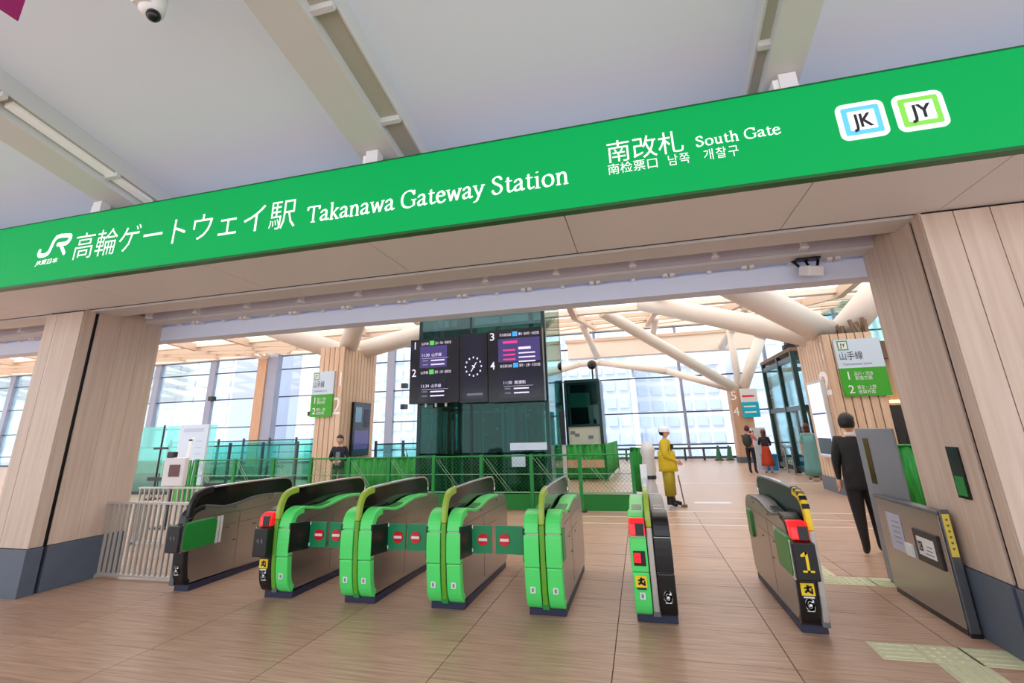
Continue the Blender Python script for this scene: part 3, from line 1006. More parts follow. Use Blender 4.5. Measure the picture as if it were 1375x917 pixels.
# ================================================================== SILVER RAILINGS AT THE LEFT
def railing(x0, x1, y, z1, n, label):
    R = thing('railing', label, 'railing', ((x0 + x1) / 2, y, 0), group='silver flat-bar railings')
    def K(o):
        return sub(o, R)
    K(box('top_rail', 'rail_grey', None, x0, x1, y - .03, y + .03, z1 - .025, z1))
    K(box('bottom_rail', 'rail_grey', None, x0, x1, y - .03, y + .03, .03, .05))
    for i in range(n):
        x = x0 + .02 + (x1 - x0 - .04) * i / (n - 1)
        K(box('bar', 'rail_grey', None, x - .011, x + .011, y - .012, y + .012, .05, z1 - .025))
    for x in (x0 + .02, x1 - .02):
        K(box('foot', 'rail_grey', None, x - .02, x + .02, y - .04, y + .04, 0, .03))
railing(-6.66, -5.34, 5.12, .86, 17, 'silver flat bar railing between the left pillar and the first gate')
railing(-8.2, -5.3, 6.75, .86, 30, 'silver flat bar railing standing behind the front railing at the left')

# ================================================================== STAFFED WINDOW COUNTER AT THE RIGHT
K0 = thing('service_counter', 'stainless steel service counter with notice and card reader beside the right pillar', 'counter', (2.31, 5.55, 0))
def kk(*a, **k):
    return sub(box(a[0], a[1], None, *a[2:], **k), K0)
kk('body', 'stainless', 2.262, 2.345, 4.99, 6.10, .045, .85, bevel=.004)
kk('plinth', 'black', 2.27, 2.345, 5.0, 6.09, 0, .045)
kk('counter_top', 'stainless_dark', 2.25, 2.345, 4.985, 6.11, .85, .875, bevel=.004)
kk('front_cap', 'stainless_dark', 2.27, 2.34, 4.965, 4.99, .02, .89, bevel=.006)
kk('front_cap_base', 'black', 2.268, 2.342, 4.962, 4.988, 0, .03)
yl = kk('yellow_label', 'pale_yellow', 2.28, 2.33, 4.961, 4.966, .55, .86)
for k_ in range(6):
    kk('label_character', 'rust', 2.297, 2.313, 4.9595, 4.962, .60 + .042 * k_, .615 + .042 * k_)
rd = kk('card_reader', 'black', 2.248, 2.264, 5.06, 5.45, .42, .68, bevel=.008)
kk('reader_field', 'white', 2.244, 2.25, 5.13, 5.39, .48, .625)
kk('reader_mark', 'black', 2.242, 2.246, 5.31, 5.375, .515, .59)
sub(text('reader_text', 'IC', 'white', None, 'l', -5.365, .53, .045, 2.242, width=.045, out=.002), K0)
for k_ in range(3):
    kk('reader_line', 'grey_text', 2.2425, 2.246, 5.16, 5.28 - .02 * k_, .50 + .03 * k_, .508 + .03 * k_)
nt = kk('notice_paper', 'notice', 2.257, 2.263, 5.66, 5.92, .42, .74)
for k_ in range(5):
    kk('notice_line', 'grey_text', 2.2555, 2.258, 5.69, 5.83, .49 + .045 * k_, .497 + .045 * k_)
kk('notice_tray', 'white', 2.245, 2.263, 5.52, 5.64, .42, .52)
SP = thing('screen_panel', 'grey upright screen panel with a dark slot, behind the service counter', 'screen panel', (2.36, 5.9, 0))
sub(box('panel', 'panel_grey', None, 2.35, 2.376, 5.62, 6.46, .02, 1.52, bevel=.006), SP)
sub(box('foot', 'stainless_dark', None, 2.347, 2.45, 5.65, 6.40, 0, .02), SP)
sub(box('slot', 'black_gloss', None, 2.346, 2.352, 6.18, 6.30, .96, 1.42), SP)

# ================================================================== HALL INTERIOR
# ---- green site fence behind the gates
FY = 10.6
posts = [-11.15, -9.95, -8.8, -7.74, -6.7, -5.66, -4.55, -3.43, -2.31, -1.28, -.22]
fence = thing('site_fence', 'long green site fence with wire mesh and kickboard behind the gates', 'fence', (-5.7, FY, 0))
def F(o):
    return sub(o, fence)
for x in posts:
    F(box('post', 'fence_green', None, x - .035, x + .035, FY - .035, FY + .035, 0, 1.12))
    F(box('post_foot', 'dark', None, x - .09, x + .09, FY - .12, FY + .12, 0, .025))
F(MB().cyl((-11.15, FY - .02, 1.09), (-.2, FY - .02, 1.09), .016, n=8).build('top_rail', 'fence_green', None))
F(MB().cyl((-11.15, FY - .02, .36), (-.2, FY - .02, .36), .014, n=8).build('lower_rail', 'wire', None))
F(MB().cyl((-11.15, FY - .02, .72), (-.2, FY - .02, .72), .009, n=6).build('middle_wire', 'wire', None))
for a, b in zip(posts[:-1], posts[1:]):
    F(box('kickboard', 'kick_green', None, a + .04, b - .04, FY - .012, FY + .012, .02, .33))
    F(MB().cyl((a + .05, FY - .03, 1.05), (a + .62, FY - .03, .36), .0055, n=5).build('brace', 'wire', None))
    F(MB().cyl((a + .12, FY - .03, 1.05), (a + .69, FY - .03, .36), .0055, n=5).build('brace', 'wire', None))
mesh = MB()
sp = .085
n = int((11.0 + .75) / sp)
for i in range(n):
    for sgn in (1, -1):
        x0 = -11.15 + sp * i - (.72 if sgn > 0 else 0)
        z0, z1 = .36, 1.08
        p, q = (x0, z0), (x0 + .72, z1)
        if sgn < 0:
            p, q = (x0, z1), (x0 + .72, z0)
        def clip(p, q):
            t0 = max(0, (-11.15 - p[0]) / .72)
            t1 = min(1, (-.22 - p[0]) / .72)
            return (t0, t1)
        t0, t1 = clip(p, q)
        if t1 - t0 > .02:
            A = (p[0] + .72 * t0, p[1] + (q[1] - p[1]) * t0)
            B = (p[0] + .72 * t1, p[1] + (q[1] - p[1]) * t1)
            mesh.bar((A[0], FY, A[1]), (B[0], FY, B[1]), .004)
stuff(F(mesh.build('wire_mesh', 'fence_green', None)))
# bunched net at the left end post
nb = MB()
for k in range(7):
    nb.cyl((-11.56 + .05 * k, FY + .05 * math.sin(k * 2.1), .05), (-11.52 + .05 * k, FY + .04 * math.cos(k), 1.1), .035, .02, 7)
tag(nb.build('bunched_net', 'net_solid'), 'bunched green netting tied to the left end post of the site fence', 'netting')

def net_panel(name, label, p, q, z0, z1, m='net_solid', boards=None, group=None):
    """draped net with folds between two floor points"""
    p, q = Vector((p[0], p[1], 0)), Vector((q[0], q[1], 0))
    d = (q - p)
    L = d.length
    d.normalize()
    nrm = Vector((-d.y, d.x, 0))
    T = thing(name, label, 'safety net', tuple((p + q) / 2), group=group)
    n = max(8, int(L / .06))
    mb = MB()
    vs, fs = [], []
    for i in range(n + 1):
        b = p + d * (L * i / n) + nrm * (.022 * math.sin(i * 1.9) + .012 * math.sin(i * .7))
        vs += [(b.x, b.y, z0), (b.x, b.y, z1)]
        if i:
            k = 2 * i
            fs.append((k - 2, k, k + 1, k - 1))
    me = mb.add(vs, fs).build('net', m, None, smooth=True)
    so = me.modifiers.new('thick', 'SOLIDIFY')
    so.thickness = .006
    sub(me, T)
    sub(MB().cyl(p + Vector((0, 0, z1)), q + Vector((0, 0, z1)), .018, n=8).build('rail', 'fence_green', None), T)
    for t in (0, .5, 1):
        b = p + d * L * t
        sub(MB().cyl(b, b + Vector((0, 0, z1)), .02, n=8).build('post', 'fence_green', None), T)
    if boards:
        a, b2, m2 = boards
        sub(MB().bar(p + nrm * -.05 + Vector((0, 0, (a + b2) / 2)), q + nrm * -.05 + Vector((0, 0, (a + b2) / 2)), .02, b2 - a).build('board', m2, None), T)
    return T
net_panel('net_barrier', 'green net barrier with a wooden board in front of the dark green lift box', (-2.5, 16.6), (-1.2, 16.6), .1, 1.12, boards=(.42, .66, 'wood_orange'))
net_panel('net_barrier', 'green net barrier running back from the corner beside the dark green lift box', (-1.14, 16.65), (-.98, 21.5), .1, 1.12)
net_panel('net_barrier', 'dark green draped net beside the worker in yellow', (-.28, 13.2), (.22, 12.6), .1, 1.12)
net_panel('net_barrier', 'bright green net barrier behind the fence left of the lift shaft', (-8.1, 12.6), (-5.5, 12.6), .1, .98, boards=(.06, .2, 'rust'))
net_panel('net_barrier', 'green net barrier behind the service counter beside the right pillar', (3.9, 9.3), (5.3, 9.6), .08, 1.22)

# ---- lift shaft of green glass
E0 = thing('lift_shaft', 'tall dark green glass lift shaft carrying the departure screens', 'lift shaft', (-3.67, 12.5, 0))
def EE(o):
    return sub(o, E0)
ex0, ex1, ey0, ey1, ezt = -5.28, -2.04, 11.35, 13.7, 5.55
for x in (ex0, -3.9, ex1):
    for y in (ey0, ey1):
        w = .05 if x == -3.9 else .09
        EE(box('shaft_post', 'elev_frame', None, x - w / 2, x + w / 2, y - .05, y + .05, 0, ezt))
for z in (.06, 1.08, 2.25, 4.18, 4.95, 5.5):
    EE(box('shaft_beam', 'elev_frame', None, ex0, ex1, ey0 - .03, ey0 + .03, z - .04, z + .04))
    EE(box('shaft_beam', 'elev_frame', None, ex0, ex1, ey1 - .03, ey1 + .03, z - .04, z + .04))
    EE(box('shaft_beam', 'elev_blue', None, ex1 - .03, ex1 + .03, ey0, ey1, z - .04, z + .04))  # right-side beams coloured paler to imitate reflecting strips
    EE(box('shaft_beam', 'elev_frame', None, ex0 - .03, ex0 + .03, ey0, ey1, z - .04, z + .04))
zc = [.1, 1.04, 2.21, 4.14, 4.91, 5.46]
for c, d in zip(zc[:-1], zc[1:]):
    for a, b in ((ex0 + .05, -3.93), (-3.87, ex1 - .05)):
        EE(box('front_pane', 'elevator_glass' if c < 4 else 'elevator_glass_reflect', None, a, b, ey0 - .045, ey0 - .035, c, d))
        EE(box('back_pane', 'elevator_glass', None, a, b, ey1 + .035, ey1 + .045, c, d))
    EE(box('side_pane', 'elevator_glass_sheen', None, ex1 + .035, ex1 + .045, ey0 + .05, ey1 - .05, c, d))
    EE(box('side_pane', 'elevator_glass', None, ex0 - .045, ex0 - .035, ey0 + .05, ey1 - .05, c, d))
EE(box('lift_car', 'elev_dark', None, -4.35, -2.5, 12.0, 13.4, .1, 2.35))
EE(box('car_roof', 'dark', None, -4.45, -2.4, 11.9, 13.5, 2.35, 2.55))
EE(box('car_door', 'elev_blue', None, -3.2, -2.75, 11.97, 12.0, .2, 2.2))
EE(box('car_gear', 'rust', None, -3.75, -3.45, 11.8, 12.0, 1.0, 2.2))
for x, w, m_, z1_ in ((-5.12, .03, 'white_paint', 2.2), (-5.0, .06, 'elev_blue', 5.4), (-4.9, .02, 'white', 2.2), (-4.82, .08, 'elev_blue', 5.4), (-4.66, .03, 'white_paint', 2.1), (-4.6, .05, 'elev_dark', 5.4),
                  (-4.5, .03, 'white', 1.9), (-4.33, .07, 'elev_frame', 5.4), (-4.12, .025, 'rust', 1.7), (-4.0, .05, 'elev_dark', 5.4), (-3.78, .06, 'rust', 2.2), (-3.72, .02, 'white_paint', 2.2),
                  (-3.2, .05, 'elev_blue', 5.4), (-2.85, .1, 'elev_dark', 2.2), (-2.62, .03, 'elev_blue', 2.2), (-2.4, .12, 'elev_dark', 5.4), (-2.2, .03, 'elev_blue', 2.2)):
    EE(box('streak_pipe', m_, None, x - w / 2, x + w / 2, 11.6, 11.66, .1, z1_))  # pipes, with extra pale strips imitating streaks in the glass
rg = random.Random(3)
for k_ in range(16):
    a, c_ = rg.uniform(-3.75, -2.3), rg.uniform(1.1, 2.1)
    w = rg.uniform(.04, .16)
    EE(box('cable_clip', rg.choice(('elev_blue', 'rust', 'elev_dark', 'dark', 'white_paint')), None, a, a + w, 11.7, 11.78, c_, c_ + w * rg.uniform(.4, 1.2)))
EE(box('cross_rail', 'elev_blue', None, -5.2, -2.1, 11.7, 11.74, 2.06, 2.10))
EE(box('reflective_band', 'pale_blue', None, -2.95, -2.08, ey0 - .055, ey0 - .046, 1.18, 1.34))
EE(box('door_notice', 'pale_blue', None, -2.92, -2.6, ey0 - .055, ey0 - .046, .82, 1.08))
EE(box('upper_sheen_bar', 'pale_blue', None, -4.9, -2.1, 11.75, 11.9, 4.32, 4.5))  # pale bar added to stand in for reflections near the top
EE(box('upper_sheen_bar', 'elev_blue', None, -5.2, -2.1, 12.2, 12.5, 4.65, 4.8))
EE(box('upper_gear', 'elev_dark', None, -4.4, -3.95, 11.6, 11.9, 4.0, 4.75))
b0 = thing('barrier_post', 'slim post, dark above and white below, beside the lift shaft', 'post', (-1.86, 12.4, 0))
sub(box('lower_sleeve', 'white_paint', None, -1.90, -1.82, 12.36, 12.44, 0, 1.25), b0)
sub(box('upper_sleeve', 'dark', None, -1.92, -1.80, 12.34, 12.46, 1.25, 2.05), b0)

# ---- departure screens and clock on the shaft
D0 = thing('departure_display', 'dark departure screens numbered 1 to 4 with a clock in the middle', 'display', (-3.7, 11.0, 2.28))
def DD(o):
    return sub(o, D0)
DY = 10.98
def dbox(name, m, x0, x1, z0, z1, d=.004):
    return DD(box(name, m, None, x0, x1, DY - d, DY + .02, z0, z1))
def dtext(body, m, x, z, h, w=None, bold=0, d=.006):
    return DD(text('screen_lettering', body, m, None, 'f', x, z, h, DY, width=w, out=d, bold=bold))
DD(box('case', 'screen_frame', None, -5.40, -4.10, DY, 11.2, 2.30, 3.88))
DD(box('case', 'screen_frame', None, -4.08, -3.38, DY, 11.2, 2.28, 3.93))
DD(box('case', 'screen_frame', None, -3.36, -2.02, DY, 11.2, 2.26, 3.97))
for x in (-5.0, -3.0, -2.3):
    DD(box('mounting_arm', 'dark', None, x - .03, x + .03, 11.2, 11.3, 2.9, 3.1))
# left pair
dbox('screen', 'screen_purple', -5.14, -4.42, 3.16, 3.70)
dbox('screen', 'screen', -5.14, -4.42, 2.36, 2.95)
dbox('screen', 'screen_purple', -3.10, -2.08, 3.18, 3.74)
dbox('screen', 'screen', -3.10, -2.08, 2.34, 2.98)
dbox('clock_panel', 'screen', -4.0, -3.46, 2.36, 3.86)
for nmb, x, z in (('1', -5.34, 3.64), ('2', -5.34, 2.96), ('3', -3.30, 3.72), ('4', -3.30, 3.02)):
    dtext(nmb, 'screen_text', x, z, .19, .11, .01)
for x, z, cm, k_ in ((-5.10, 3.72, 'screen_green', 0), (-5.10, 3.0, 'screen_green', 0), (-3.06, 3.79, 'screen_blue', 1), (-3.06, 3.04, 'screen_blue', 1)):
    dbox('line_badge', cm, x + .22 + .1 * k_, x + .34 + .1 * k_, z, z + .11, .006)
    dtext('山手線' if not k_ else '京浜東北線', 'screen_text', x, z + .015, .055, .19 + .1 * k_)
    dtext('品川・渋谷・新宿方面' if z > 3.5 and not k_ else ('東京・上野・池袋方面' if not k_ else ('横浜・桜木町・大船方面' if z > 3.5 else '東京・上野・大宮方面')), 'screen_text', x + .37 + .1 * k_, z + .015, .055, .42 if not k_ else .5)
for x, z, tm, dst in ((-5.08, 3.44, '11:30', '山手線'), (-5.08, 2.68, '11:34', '山手線'), (-2.98, 2.66, '11:30', '南浦和')):
    dtext(tm, 'screen_text', x, z, .075, .2)
    dtext(dst, 'screen_text', x + .26, z, .065, .26)
    dbox('screen_rule', 'screen_text', x, x + .7, z - .05, z - .045, .006)
    for k_ in range(2):
        dbox('screen_line', 'grey_text', x + .02, x + .16, z - .12 - .1 * k_, z - .085 - .1 * k_, .006)
        dbox('screen_line', 'screen_text', x + .24, x + .6, z - .12 - .1 * k_, z - .09 - .1 * k_, .006)
dbox('alert_line', 'screen_pink', -2.98, -2.62, 3.62, 3.68, .006)
dbox('screen_line', 'screen_text', -2.6, -2.3, 3.46, 3.52, .006)
for k_ in range(3):
    dbox('alert_line', 'screen_pink', -2.98, -2.68, 3.44 - .11 * k_, 3.48 - .11 * k_, .006)
    dbox('screen_line', 'screen_text', -2.6, -2.2, 3.36 - .1 * k_, 3.39 - .1 * k_, .006)
for k_ in range(12):
    t = math.radians(30 * k_)
    cx_, cz_ = -3.73 + .2 * math.sin(t), 3.12 + .22 * math.cos(t)
    dbox('clock_mark', 'screen_text', cx_ - .016, cx_ + .016, cz_ - .02, cz_ + .02, .006)
DD(strokes('clock_hand', [[(-3.79, 3.01), (-3.66, 3.22)]], 'screen_text', None, 'f', DY, [(-.012, -.008), (.012, .008), (.012, -.008)], out=.008))
DD(strokes('clock_hand', [[(-3.70, 3.10), (-3.76, 3.15)]], 'screen_text', None, 'f', DY, [(-.012, -.008), (.012, .008), (.012, -.008)], out=.008))
dbox('clock_caption', 'grey_text', -3.9, -3.5, 2.44, 2.49, .006)
for x in (-4.98, -4.72, -4.46):
    DD(box('cable_gland', 'white_paint', None, x - .02, x + .02, DY + .05, DY + .1, 2.22, 2.30))

# ---- slatted wooden columns with hanging line signs
def slat_column(x0, x1, y0, y1, zt, m, label, screen_side):
    Cn = thing('slatted_column', label, 'column', ((x0 + x1) / 2, (y0 + y1) / 2, 0))
    def K(o):
        return sub(o, Cn)
    K(box('core', 'dark_wood', None, x0 + .05, x1 - .05, y0 + .05, y1 - .05, .32, zt - .02))
    K(box('stone_base', 'plinth', None, x0 - .02, x1 + .02, y0 - .02, y1 + .02, 0, .34))
    nf = max(3, round((x1 - x0) / .19))
    for i in range(nf):
        a = x0 + (x1 - x0) * i / nf
        b = x0 + (x1 - x0) * (i + 1) / nf
        for ya, yb in ((y0, y0 + .05), (y1 - .05, y1)):
            K(box('slat', m, None, a + .011, b - .011, ya, yb, .34, zt))
    ns = round((y1 - y0) / .2)
    for i in range(ns):
        a = y0 + .05 + (y1 - y0 - .1) * i / ns
        b = y0 + .05 + (y1 - y0 - .1) * (i + 1) / ns
        for xa, xb in ((x0, x0 + .05), (x1 - .05, x1)):
            K(box('slat', m, None, xa, xb, a + .014, b - .014, .34, zt))
    return Cn
CL = slat_column(-9.36, -8.5, 12.8, 14.72, 4.24, 'wood_slat', 'slatted wooden column with a dark screen, left of the lift shaft', 1)
CR = slat_column(4.4, 5.45, 12.8, 14.7, 3.62, 'wood_slat', 'slatted wooden column with a brightly reflecting screen, on the right', -1)
sub(text('platform_number', '1', 'ghost_white', None, 'f', -8.72, 3.05, .42, 12.8, width=.14, out=.004), CL)
sub(text('platform_number', '2', 'ghost_white', None, 'f', -8.78, 2.22, .52, 12.8, width=.26, out=.004), CL)
sub(text('platform_number', '2', 'ghost_white', None, 'l', -13.48, 2.25, .55, 4.4, width=.62, out=.004, bold=.04), CR)
sub(text('platform_number', '1', 'ghost_white', None, 'l', -13.1, 3.05, .42, 4.4, width=.16, out=.004), CR)

def col_screen(xf, s, y0, y1, z0, z1, m, label, lit):
    T = thing('wall_display', label, 'display', (xf, (y0 + y1) / 2, z0))
    xa, xb = (xf, xf + s * .09)
    sub(box('case', 'screen_frame' if not lit else 'ceiling_beam', None, min(xa, xb), max(xa, xb), y0, y1, z0, z1, bevel=.01), T)
    xc = xb + s * .004
    sub(box('display_panel', m, None, min(xb, xc), max(xb, xc), y0 + .05, y1 - .05, z0 + .06, z1 - .06), T)
    return T
t = col_screen(-8.495, 1, 13.37, 14.36, 1.0, 2.6, 'screen', 'tall dark display on the left slatted column', False)
for k_, (a, b, c, d, m) in enumerate(((13.45, 13.8, 2.0, 2.45, 'elev_blue'), (13.45, 14.25, 1.2, 1.75, 'screen_purple'), (13.95, 14.25, 1.85, 2.4, 'navy'))):
    sub(box('display_image', m, None, -8.400, -8.394, a, b, c, d), t)
t = col_screen(4.395, -1, 13.18, 14.22, .8, 2.6, 'screen_reflection', 'tall display with a painted bright reflection, on the right slatted column', True)
sub(box('display_image', 'elev_dark', None, 4.298, 4.302, 13.25, 14.15, .88, 1.25), t)
sub(box('display_image', 'transom', None, 4.298, 4.302, 13.25, 14.15, 1.80, 1.84), t)

def line_sign(x0, x1, y, z0, z1, label, s=1.0):
    T = thing('line_sign', label, 'sign', ((x0 + x1) / 2, y, z0), group='line signs on the columns')
    def K(o):
        return sub(o, T)
    zm = z0 + (z1 - z0) * .49
    w = x1 - x0
    K(box('upper_plate', 'pale_blue', None, x0, x1, y, y + .05, zm, z1))
    K(box('lower_plate', 'line_green', None, x0, x1, y, y + .05, z0, zm))
    K(box('badge', 'line_green', None, x0 + .07 * w, x0 + .30 * w, y - .004, y, z1 - .25, z1 - .03))
    K(box('badge_field', 'white', None, x0 + .095 * w, x0 + .275 * w, y - .006, y, z1 - .225, z1 - .055))
    K(text('badge_letters', 'JY', 'black', None, 'f', x0 + .12 * w, z1 - .18, .09, y, width=.13 * w, out=.008, bold=.03))
    K(text('line_name', '山手線', 'black', None, 'f', x0 + .07 * w, z1 - .46, .15, y, width=.50 * w, out=.005))
    K(text('line_name_latin', 'Yamanote Line', 'grey_text', None, 'f', x0 + .10 * w, z1 - .60, .06, y, width=.62 * w, out=.005))
    for n_, zz, a, b in (('1', zm - .26, '品川・渋谷', '新宿方面'), ('2', zm - .57, '東京・上野', '池袋方面')):
        K(text('track_number', n_, 'white', None, 'f', x0 + .1 * w, zz, .19, y, out=.005))
        K(text('direction', a, 'white', None, 'f', x0 + .3 * w, zz + .09, .07, y, width=.4 * w, out=.005))
        K(text('direction', b, 'white', None, 'f', x0 + .3 * w, zz - .01, .07, y, width=.36 * w, out=.005))
    K(box('fixing_arm', 'white_paint', None, x0 + .4 * w, x0 + .6 * w, y + .05, y + .06, z0 + .5, z0 + .7))
    return T
line_sign(-9.50, -8.76, 12.735, 2.16, 3.50, 'green and pale blue line sign on the left slatted column')
line_sign(4.60, 5.54, 12.735, 2.16, 3.46, 'green and pale blue line sign on the right slatted column')

# ---- far column with turquoise sign
FC = thing('far_column', 'far timber column with a turquoise sign, behind the two visitors', 'column', (4.65, 25, 0))
sub(box('timber', 'wood_orange', None, 4.22, 5.06, 24.6, 25.4, .25, 3.25), FC)
sub(box('stone_base', 'plinth', None, 4.2, 5.08, 24.58, 25.42, 0, .25), FC)
sub(text('platform_number', '5', 'ghost_white', None, 'f', 4.24, 2.75, .4, 24.6, width=.24), FC)
sub(text('platform_number', '4', 'ghost_white', None, 'f', 4.26, 2.05, .4, 24.6, width=.24), FC)
TS = thing('line_sign', 'turquoise and white sign on the far timber column', 'sign', (4.95, 24.5, 1.95))
sub(box('upper_plate', 'white_paint', None, 4.62, 5.34, 24.48, 24.53, 2.62, 3.22), TS)
sub(box('lower_plate', 'cyan_sign', None, 4.62, 5.34, 24.48, 24.53, 1.95, 2.62), TS)
sub(box('fixing_arm', 'dark', None, 4.75, 4.9, 24.53, 24.6, 2.4, 2.7), TS)
for k_ in range(3):
    sub(box('sign_line', 'red' if k_ == 0 else 'white', None, 4.7, 5.2, 24.474, 24.48, (2.85, 2.4, 2.15)[k_], (2.93, 2.46, 2.21)[k_]), TS)

# ---- dark green lift box in the middle distance
LB = thing('lift_box', 'small dark green glazed lift box with a pale board, right of the tall shaft', 'lift', (-1.85, 17.9, 0))
for o in (box('lower_board', 'board_pale', None, -2.42, -1.28, 17.2, 17.26, 1.02, 1.72), box('body', 'elev_dark', None, -2.4, -1.3, 17.26, 18.6, 0, 1.7),
          box('glazing', 'elevator_glass', None, -2.4, -1.26, 17.2, 17.22, 1.78, 3.2), box('inner', 'elev_dark', None, -2.3, -1.36, 17.5, 18.5, 1.72, 3.15),
          box('top_frame', 'elev_frame', None, -2.44, -1.22, 17.15, 18.6, 3.2, 3.3), box('left_frame', 'elev_frame', None, -2.46, -2.38, 17.15, 18.6, 0, 3.2),
          box('right_frame', 'elev_frame', None, -1.3, -1.2, 17.15, 18.6, 0, 3.2), box('white_blind', 'white_paint', None, -2.36, -1.6, 17.3, 17.34, 2.35, 2.85),
          box('base_frame', 'elev_frame', None, -2.46, -1.2, 17.16, 17.3, 1.7, 1.78)):
    sub(o, LB)
for x, z in ((-2.25, 1.5), (-2.1, 1.42), (-1.65, 1.35)):
    sub(box('board_note', 'grey_text', None, x - .07, x + .09, 17.19, 17.2, z - .05, z + .06), LB)
tag(MB().cyl((-1.45, 17.6, 3.3), (-1.45, 17.6, 3.7), .03, n=8).sphere((-1.45, 17.6, 3.85), .17, 10, 8).build('lift_lamp', 'dark', smooth=False), 'dark round lamp on top of the small green lift box', 'lamp')

# ---- far glass lift at the right
FL = thing('glass_lift', 'dark framed glass lift with machinery on top, behind the woman in teal', 'lift', (6.0, 19.6, 0))
fx0, fx1, fy0, fy1, fzt = 5.12, 6.9, 17.7, 21.6, 3.92
for y in (fy0, 19.4, fy1):
    for x in (fx0, fx1):
        sub(box('post', 'elev_frame', None, x - .07, x + .07, y - .07, y + .07, 0, fzt), FL)
for z in (.15, 2.1, 3.7):
    for x in (fx0, fx1):
        sub(box('beam', 'elev_frame', None, x - .05, x + .05, fy0, fy1, z - .08, z + .08), FL)
    for y in (fy0, fy1):
        sub(box('beam', 'elev_frame', None, fx0, fx1, y - .05, y + .05, z - .08, z + .08), FL)
for (ya, yb) in ((fy0, 19.4), (19.4, fy1)):
    for za, zb in ((.2, 2.05), (2.2, 3.65)):
        sub(box('pane', 'lift_glass', None, fx0 - .01, fx0, ya + .08, yb - .08, za, zb), FL)
        sub(box('pane', 'lift_glass', None, fx1, fx1 + .01, ya + .08, yb - .08, za, zb), FL)
sub(box('pane', 'lift_glass', None, fx0 + .08, fx1 - .08, fy0 - .01, fy0, .2, 3.65), FL)
sub(box('door_post', 'elev_dark', None, fx0 - .02, fx0 + .1, 18.3, 18.5, 0, 2.1), FL)
sub(box('door_leaf', 'elev_dark', None, fx0 + .3, fx0 + .36, 17.9, 18.3, .2, 2.0), FL)
mch = MB()
for k_ in range(14):
    a = random.uniform(fx0 + .2, fx1 - .3)
    b = random.uniform(fy0 + .2, fy1 - .3)
    w = random.uniform(.12, .45)
    mch.box(a, a + w, b, b + w, fzt + .0, fzt + random.uniform(.3, .95))
stuff(sub(mch.build('roof_machinery', 'dark', None), FL))
sub(box('roof_plate', 'rust', None, fx0 - .08, fx1 + .08, fy0 - .08, fy1 + .08, fzt, fzt + .12), FL)
HR = MB().cyl((4.8, 18.6, 0), (4.8, 18.6, .85), .03, n=8).cyl((4.8, 19.4, 0), (4.8, 19.4, .85), .03, n=8).cyl((4.8, 18.6, .85), (4.8, 19.4, .85), .03, n=8)
tag(HR.build('guard_hoop', 'stainless', smooth=False), 'bent steel guard hoop in front of the far glass lift', 'guard rail')
tag(MB().box(4.3, 4.75, 20.4, 20.8, 0, .55).box(4.27, 4.78, 20.37, 20.83, .5, .56).build('blue_bin', 'blue_box'), 'bright blue bin near the far glass lift', 'bin')
tag(MB().box(4.2, 4.7, 21.2, 21.5, .0, 1.5).box(4.25, 4.65, 21.17, 21.2, .8, 1.4).build('info_stand', 'white_paint'), 'pale information stand behind the woman in the orange skirt', 'stand')

# ---- bench rail and cones in front of the far wall
BR = thing('window_rail', 'dark low rail with square posts in front of the far glass wall', 'railing', (1.4, 27, 0))
sub(box('rail', 'transom', None, -1.8, 4.3, 26.95, 27.1, .52, .62), BR)
sub(box('foot_rail', 'transom', None, -1.8, 4.3, 26.95, 27.1, .08, .14), BR)
for x in (-1.75, -.8, .2, 1.2, 2.1, 3.0, 4.25):
    sub(box('post', 'transom', None, x - .05, x + .05, 26.98, 27.08, 0, .55), BR)
for n, x in enumerate((3.62, 4.12)):
    c = thing('traffic_cone', ('dark green traffic cone in front of the window rail, left of the pair', 'dark green traffic cone beside the far timber column, right of the pair')[n], 'cone', (x, 26.6, 0), group='cones at the window')
    MB().lathe((0, 0, 0), [(.17, .04), (.15, .06), (.05, .66), (.03, .7)], 12).build('cone_body', 'cone_green', c, smooth=True)
    MB().box(-.2, .2, -.2, .2, 0, .04).build('cone_base', 'dark', c)

# ---- teal glass balustrades on the left
def balustrade(x0, x1, y, z1, n, label):
    B = thing('glass_balustrade', label, 'balustrade', ((x0 + x1) / 2, y, 0), group='teal glass balustrades')
    for i in range(n):
        a = x0 + (x1 - x0) * i / n
        b = x0 + (x1 - x0) * (i + 1) / n
        sub(box('glass_panel', 'teal_glass', None, a + .02, b - .02, y - .01, y + .01, .1, z1), B)
        sub(box('post', 'transom', None, a - .03, a + .03, y - .04, y + .04, 0, z1 + .12), B)
    sub(box('handrail', 'elev_frame', None, x0, x1, y - .03, y + .03, z1, z1 + .04), B)
    sub(box('foot', 'dark', None, x0, x1, y - .05, y + .05, 0, .1), B)
balustrade(-19.0, -9.6, 14.2, 1.36, 7, 'teal glass balustrade with dark posts behind the site fence on the left')
balustrade(-20.0, -11.0, 17.5, 1.5, 7, 'teal glass balustrade farther back on the left with its own posts')
balustrade(-8.3, -5.4, 14.6, 1.3, 3, 'teal glass balustrade between the left slatted column and the lift shaft')
tb = thing('glass_screen', 'tall teal glass screen panel behind the silver railings', 'glass screen', (-15.0, 12.8, 0))
sub(box('pane', 'teal_glass', None, -16.9, -14.9, 12.79, 12.81, .05, 2.05), tb)
sub(box('pane', 'teal_glass', None, -14.85, -12.9, 12.79, 12.81, .05, 2.05), tb)
sub(box('foot', 'dark', None, -16.9, -12.9, 12.76, 12.84, 0, .08), tb)
sub(box('kick_panel', 'elev_dark', None, -16.9, -12.9, 12.83, 12.85, .08, .62), tb)
sp_ = thing('crowd_stand', 'thin dark stand with two crossbars behind the silver railings', 'stand', (-13.7, 11.7, 0))
sub(MB().cyl((-13.7, 11.7, 0), (-13.7, 11.7, 2.05), .025, n=8).build('pole', 'dark', None), sp_)
